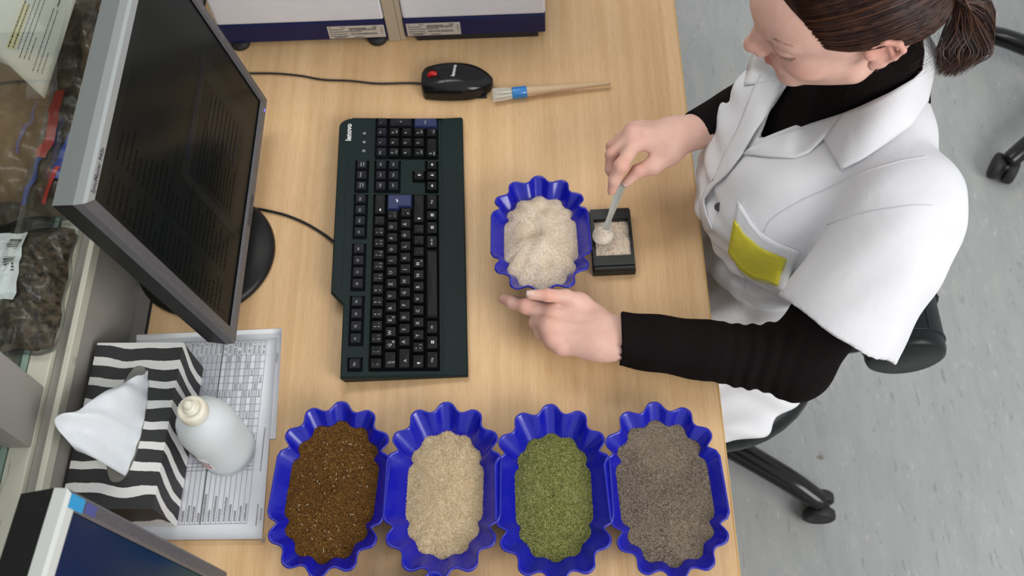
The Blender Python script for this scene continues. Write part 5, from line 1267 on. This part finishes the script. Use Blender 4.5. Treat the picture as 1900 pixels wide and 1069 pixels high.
def seam(pts, r=.0007, off=.0004, name='seam', m=None):
    P = resample(pts, max(8, int(sum(np.linalg.norm(np.diff(np.array(pts, float), axis=0), axis=1)) / 6))); W_ = []
    T = [hit(*p) for p in P]; T = np.array([np.nan if t is None else t for t in T]); ok = ~np.isnan(T)
    if ok.sum() < 3: return
    T = np.interp(np.arange(len(T)), np.arange(len(T))[ok], T[ok])
    V, F = tube([CAM + ray_dir(*p) * (t - off) for p, t in zip(P, T)], r, 5); o = mesh(name, V, F, m or seamm, woman, True, world=True); return o
seamm = mat('seam_thread', (.66, .66, .69), .85, .1)
seam([(1417, 431), (1430, 408), (1449, 394), (1490, 370), (1535, 351), (1575, 332), (1614, 315), (1670, 298), (1720, 290)])
seam([(1535, 417), (1558, 408), (1594, 398), (1630, 390), (1669, 384), (1700, 380), (1731, 381)])
seam([(1470, 548), (1495, 578), (1530, 607), (1568, 632), (1600, 645)], .0005)
seam([(1384, 520), (1380, 545), (1378, 566)])
pocket_edge = seam([(1366, 378), (1392, 418), (1410, 440), (1444, 461), (1480, 476)], .0006, .0006, 'pocket_hem')
seam([(1361, 405), (1378, 434), (1409, 460), (1435, 472), (1460, 482), (1444, 532), (1396, 518), (1373, 500), (1351, 470), (1362, 408)], .0008, .0006, 'patch_stitching', yel)
def button(px, py):
    h = hit(px, py); 
    if h is None: return
    c = CAM + ray_dir(px, py) * (h - .001); d = -ray_dir(px, py); M = Matrix.Translation(Vector(c)) @ Vector(d).to_track_quat('Z', 'Y').to_matrix().to_4x4()
    MB().lathe([(.0055, -.001), (.0062, .0005), (.0055, .0018), (.004, .0014), (.0005, .0012)], 20, M).build('button', mat('dark_button', (.03, .03, .035), .3), woman, True, world=True)
button(1364, 302); button(1334, 384)
# ---------------------------------------------------------------- trousers and shoes (below the desk)
trm = noisy('dark_trousers', (.02, .022, .03), (.03, .032, .042), 200, .9)
tr_ = Field()
for y, yk in ((.085, .035), (.26, .285)):
    K = V3(-.19, yk, -.215); An = V3(-.13, yk, -.64); tr_.cone((.15, y, -.205), K, .074, .060, .03); tr_.cone(K, An, .060, .048, .02)
TV, TQ = tr_.mesh(.006, (-.30, -.05, -.74), (.32, .42, -.12), None, margin=.008); obj_from('trousers', TV, TQ, trm, woman)
for yk in (.035, .285):
    s_ = Field(); s_.cone((-.12, yk, -.705), (-.26, yk, -.725), .036, .032, .02); s_.half([((0, 0, -.75), (0, 0, -1.0))], .003, 'i') if False else None
    a, b = s_.mesh(.004, (-.32, yk - .06, -.7499), (-.06, yk + .06, -.64), None); obj_from('shoe', a, b, satin, woman)
# ---------------------------------------------------------------- swivel chairs
def chair(label, c, rot, back=True):
    t = thing('swivel_chair', label, 'chair', (c[0], c[1], -.75), rot, 'black swivel chairs')
    zs = .47
    sb = MB(); n = 48; rings = []
    for f, z in ((.90, zs - .035), (.985, zs - .022), (1.0, zs), (.985, zs + .02), (.93, zs + .034), (.75, zs + .040), (.4, zs + .036), (.02, zs + .034)):
        ring = []
        for k in range(n):
            a = 2 * PI * k / n; ca, sa_ = math.cos(a), math.sin(a); r = .205 / (abs(ca) ** 2.3 + abs(sa_) ** 2.3) ** (1 / 2.3); ring.append((r * f * ca, r * f * sa_, z))
        rings.append(ring)
    V = [v for r in rings for v in r]; F = [(i * n + k, i * n + (k + 1) % n, (i + 1) * n + (k + 1) % n, (i + 1) * n + k) for i in range(len(rings) - 1) for k in range(n)] + [tuple(range(n))[::-1]]
    mesh('seat_cushion', V, F, leather, t, True)
    MB().bbox(-.11, .11, -.09, .09, .40, zs - .033, .01).build('seat_plate', satin, t)
    MB().lathe([(.026, .10), (.026, .25), (.020, .25), (.020, .41)], 24).build('gas_column', satin, t, True)
    MB().lathe([(.030, .045), (.052, .05), (.055, .085), (.045, .11), (.030, .115)], 32).build('base_hub', satin, t, True)
    for k in range(5):
        a = 2 * PI * k / 5; M = Matrix.Rotation(a, 4, 'Z')
        pts = [M @ Vector(p) for p in ((.03, 0, .085), (.09, 0, .092), (.17, 0, .090), (.26, 0, .082), (.31, 0, .068), (.335, 0, .058))]
        V, F = tube(spline([tuple(p) for p in pts], 18), np.interp(np.linspace(0, 1, 18), [0, .6, .9, 1], [.027, .023, .021, .020]), 14); lg = mesh('base_leg', V, F, satin, t, True)
        ca = a + .5 + 1.1 * k; Mc = M @ Matrix.Translation((.335, 0, 0)) @ Matrix.Rotation(ca - a, 4, 'Z')
        cb_ = MB()
        for s in (-1, 1): cb_.lathe([(.006, -.012), (.026, -.012), (.031, -.008), (.032, .0), (.031, .008), (.026, .0112), (.023, .0095), (.013, .010), (.006, .012)], 28, Mc @ Matrix.Translation((0, s * .0170, .032)) @ Matrix.Rotation(PI / 2, 4, 'X'))
        cb_.build('castor_wheels', rubber, lg, True)
        hd = MB(); hd.lathe([(.010, .02), (.019, .034), (.019, .050), (.012, .058)], 20, Mc); hd.build('castor_housing', satin, lg, True)
    if back:
        # bolster shaped back rest on a bent arm
        R_ = .061; M = Matrix.Translation((.300, .035, zs + .115)) @ Matrix.Rotation(PI / 2, 4, 'X')
        H_ = .14
        prof = [(.001, -H_), (R_ * .86, -H_), (R_ * .95, -H_ + .003), (R_ * .985, -H_ + .010), (R_ * .985, -H_ + .022), (R_ * 1.0, -H_ + .026), (R_, H_ - .026), (R_ * .985, H_ - .022), (R_ * .985, H_ - .010), (R_ * .95, H_ - .003), (R_ * .86, H_), (.001, H_)]
        o = MB().lathe(prof, 48, M, cap=False).build('back_bolster', leather, t, True)
        for s in (-1, 1): V, F = tube([tuple(M @ Vector((R_ * math.cos(q) * .999, R_ * math.sin(q) * .999, s * (H_ - .026)))) for q in np.linspace(0, 2 * PI, 49)], .0018, 6); mesh('piping', V, F, leather, o, True)
        V, F = tube([tuple(M @ Vector((R_ * math.cos(1.2), R_ * math.sin(1.2), z))) for z in np.linspace(-H_ + .026, H_ - .026, 24)], .0012, 6); mesh('back_seam', V, F, leather, o, True)
        V, F = tube(spline([(.05, 0, .415), (.20, 0, .405), (.30, 0, .42), (.365, 0, .50), (.355, 0, zs + .12)], 24), .014, 12); mesh('back_bracket', V, F, satin, t, True)
    return t
CH = (.020, .100)
cast = at(1525, 945, -.72); ca_ = math.atan2(cast[1] - CH[1], cast[0] - CH[0])
ch1 = chair('black swivel chair with a bolster back rest, the woman sits on it', CH, 0.0)
for o in list(ch1.children):
    if o.name.startswith(('base_leg', 'base_hub')): o.rotation_euler = (0, 0, ca_)
c2 = (1.13, .90); ch2 = chair('empty black swivel chair in the far corner, only its castors in view', c2, 0.0, True)
kk = at(1880, 300, -.72)
for o in list(ch2.children):
    if o.name.startswith(('base_leg', 'base_hub')): o.rotation_euler = (0, 0, math.atan2(kk[1] - c2[1], kk[0] - c2[0]))
# ---------------------------------------------------------------- bags and papers behind the glass
def pillow_bag(name, label, cat, c, sx_, sy_, h, rot, m, film=True, tilt=(0, 0), group=None, seed=0, strips=()):
    r = np.random.default_rng(seed); t = thing(name, label, cat, c, rot, group); nx, ny = 34, 44; ph = r.random(8) * 6.28
    def surf(u, v, up):
        e = (1 - abs(u) ** 4) * (1 - abs(v) ** 4); w_ = 1 + .18 * math.sin(7 * u + ph[0]) * math.sin(5 * v + ph[1]) + .10 * math.sin(13 * u + 9 * v + ph[2]) + .06 * math.sin(23 * v + ph[3] + 4 * u)
        return (u * sx_ / 2 * (1 + .03 * math.sin(9 * v + ph[4])), v * sy_ / 2 * (1 + .03 * math.sin(8 * u + ph[5])), h * .5 + (h * .5 * e * w_ if up else -h * .5 * e) + tilt[0] * u * sx_ + tilt[1] * v * sy_)
    def sheet_(k, name_, mm, par):
        V = []; F = []
        for up in (1, 0):
            for j in range(ny + 1):
                for i in range(nx + 1):
                    x, y, z = surf(-1 + 2 * i / nx, -1 + 2 * j / ny, up); V.append((x * k, y * k, (z - h * .5) * k + h * .5 + (r.normal() * .0006 if k < 1 else .002 * math.sin(i * 1.7 + j * .9) * up)))
        q = (nx + 1) * (ny + 1)
        for j in range(ny):
            for i in range(nx):
                a = j * (nx + 1) + i; F.append((a, a + 1, a + nx + 2, a + nx + 1)); F.append((q + a, q + a + nx + 1, q + a + nx + 2, q + a + 1))
        return mesh(name_, V, F, mm, par, k == 1)
    sheet_(.93, 'contents', m, t); sheet_(1.0, 'plastic_film', plastic_film, t)
    for u0, v0, u1, v1, w_, mm in strips:
        V = []
        for k in range(13):
            f = k / 12; u, v_ = u0 + (u1 - u0) * f, v0 + (v1 - v0) * f
            for s in (-1, 1): x, y, z = surf(u + s * w_ * (v1 - v0), v_ - s * w_ * (u1 - u0), 1); V.append((x, y, z + .003))
        mesh('printed_stripe', V, [(2 * k, 2 * k + 1, 2 * k + 3, 2 * k + 2) for k in range(12)], mm, t, True)
    return t, surf
strawm = noisy('brown_straw', (.035, .022, .012), (.20, .14, .08), 60, .8, .3, .6, 140, stretch=(1, .25, 1))
husk2 = noisy('dark_husk', (.02, .016, .010), (.13, .10, .06), 110, .8, .3, .6, 200)
redp = mat('red_film', (.50, .03, .02), .3); bluef = mat('blue_film', (.02, .05, .28), .3); greyf = mat('grey_film', (.25, .25, .27), .4)
zf = ZL - .021
cA = at(30, 250, .19); pillow_bag('sample_bag', 'clear plastic bag of brown straw with red and blue stripes, behind the glass', 'bag', (cA[0] - .02, cA[1], zf), .22, .24, .060, .15, strawm, seed=3, strips=((.35, .55, .15, -.2, .03, bluef), (.62, .65, .45, -.30, .06, redp), (.45, -.3, .2, -.85, .05, bluef), (.85, .3, .62, -.6, .06, bluef), (.70, -.35, .45, -.85, .04, redp)))
cB = at(18, 520, .17); bg, sf = pillow_bag('sample_bag', 'clear plastic bag of dark husks with a barcode label, behind the glass', 'bag', (cB[0] - .01, cB[1], zf), .15, .19, .06, .05, husk2, seed=5)
lbm = MB(); lp = [(u, v) for v in np.linspace(-.35, .75, 9) for u in np.linspace(-.45, .30, 7)]
V = [(x, y, z + .0035) for x, y, z in (sf(u, v, 1) for u, v in lp)]; lbm.add(V, [(j * 7 + i, j * 7 + i + 1, (j + 1) * 7 + i + 1, (j + 1) * 7 + i) for j in range(8) for i in range(6)], 0)
x = .10
while x < .62:
    w_ = .01 + .02 * rng.random(); P = [sf(u, v, 1) for u, v in ((.0, x), (.22, x), (.22, x + w_), (.0, x + w_))]; lbm.add([(p[0], p[1], p[2] + .0042) for p in P], [(0, 1, 2, 3)], 1); x += w_ + .012 + .012 * rng.random()
lbm.build('barcode_label', [paper, ink], bg)
cC = at(150, 60, .22); pillow_bag('sample_bag', 'dark grey plastic bag of straw, furthest along the glass cabinet', 'bag', (cC[0] - .04, cC[1] + .03, zf), .16, .22, .07, -.1, strawm, seed=9, strips=((-.6, .9, -.2, -.9, .16, greyf),))
def leaf(name, label, pts, m, print_=False):
    A_, B_, C_, D_ = [at(x, y, z) for x, y, z in pts]; c = (A_ + B_ + C_ + D_) / 4; t = thing(name, label, 'paper', tuple(c)); n = 16; V = []; F = []
    nn = np.cross(B_ - A_, D_ - A_); nn /= np.linalg.norm(nn); nn = nn if nn[2] > 0 else -nn
    S = lambda u, v: (1 - u) * (1 - v) * A_ + u * (1 - v) * B_ + u * v * C_ + (1 - u) * v * D_ + nn * .006 * math.sin(PI * u) * math.sin(2.2 * v)
    for j in range(n + 1):
        for i in range(n + 1): V.append(S(i / n, j / n))
    F = [(j * (n + 1) + i, j * (n + 1) + i + 1, (j + 1) * (n + 1) + i + 1, (j + 1) * (n + 1) + i) for j in range(n) for i in range(n)]
    o = mesh('page', V, F, m, t, True, world=True); md = o.modifiers.new('s', 'SOLIDIFY'); md.thickness = .0006; md.offset = 0
    if print_:
        mb = MB()
        def q(u0, u1, v0, v1, mm, o_=.0008): mb.add([tuple(S(u, v) + nn * o_) for u, v in ((u0, v0), (u1, v0), (u1, v1), (u0, v1))], [(0, 1, 2, 3)], mm)
        for k, u in enumerate([.56, .60, .645, .685, .725, .765, .83, .87, .91]):
            v0_, v1_ = .10 + .02 * (k % 3), (.46 if k < 2 else .62 if k not in (5, 8) else .30)
            if k < 2: q(u - .016, u + .022, v0_ - .01, v1_, 1, .0006)
            v = v0_
            while v < v1_: w_ = .008 + .022 * rng.random(); q(u - .005, u + (.009 if k < 2 else .002), v, v + w_, 0); v += w_ + .006
        for (a, b, c_, d_) in ((.72, .735, .66, .82), (.72, .86, .80, .812), (.85, .862, .66, .82), (.78, .80, .86, .95)): q(a, b, c_, d_, 0)
        mb.build('printed_text', [ink, mat('yellow_marker', (.75, .66, .30), .6)], o, world=True)
    return t
oldpaper = noisy('cream_paper', (.66, .64, .55), (.72, .70, .61), 20, .6)
leaf('printed_page', 'cream printed page with highlighted heading, leaning behind the glass at the far left', [(-90, 20, .28), (83, 184, .228), (150, -30, .228), (20, -200, .28)], oldpaper, True)
leaf('paper_sheet', 'white sheet of paper behind the cream printed page', [(-120, 60, .22), (56, 140, .19), (110, 40, .19), (-60, -60, .22)], paper)
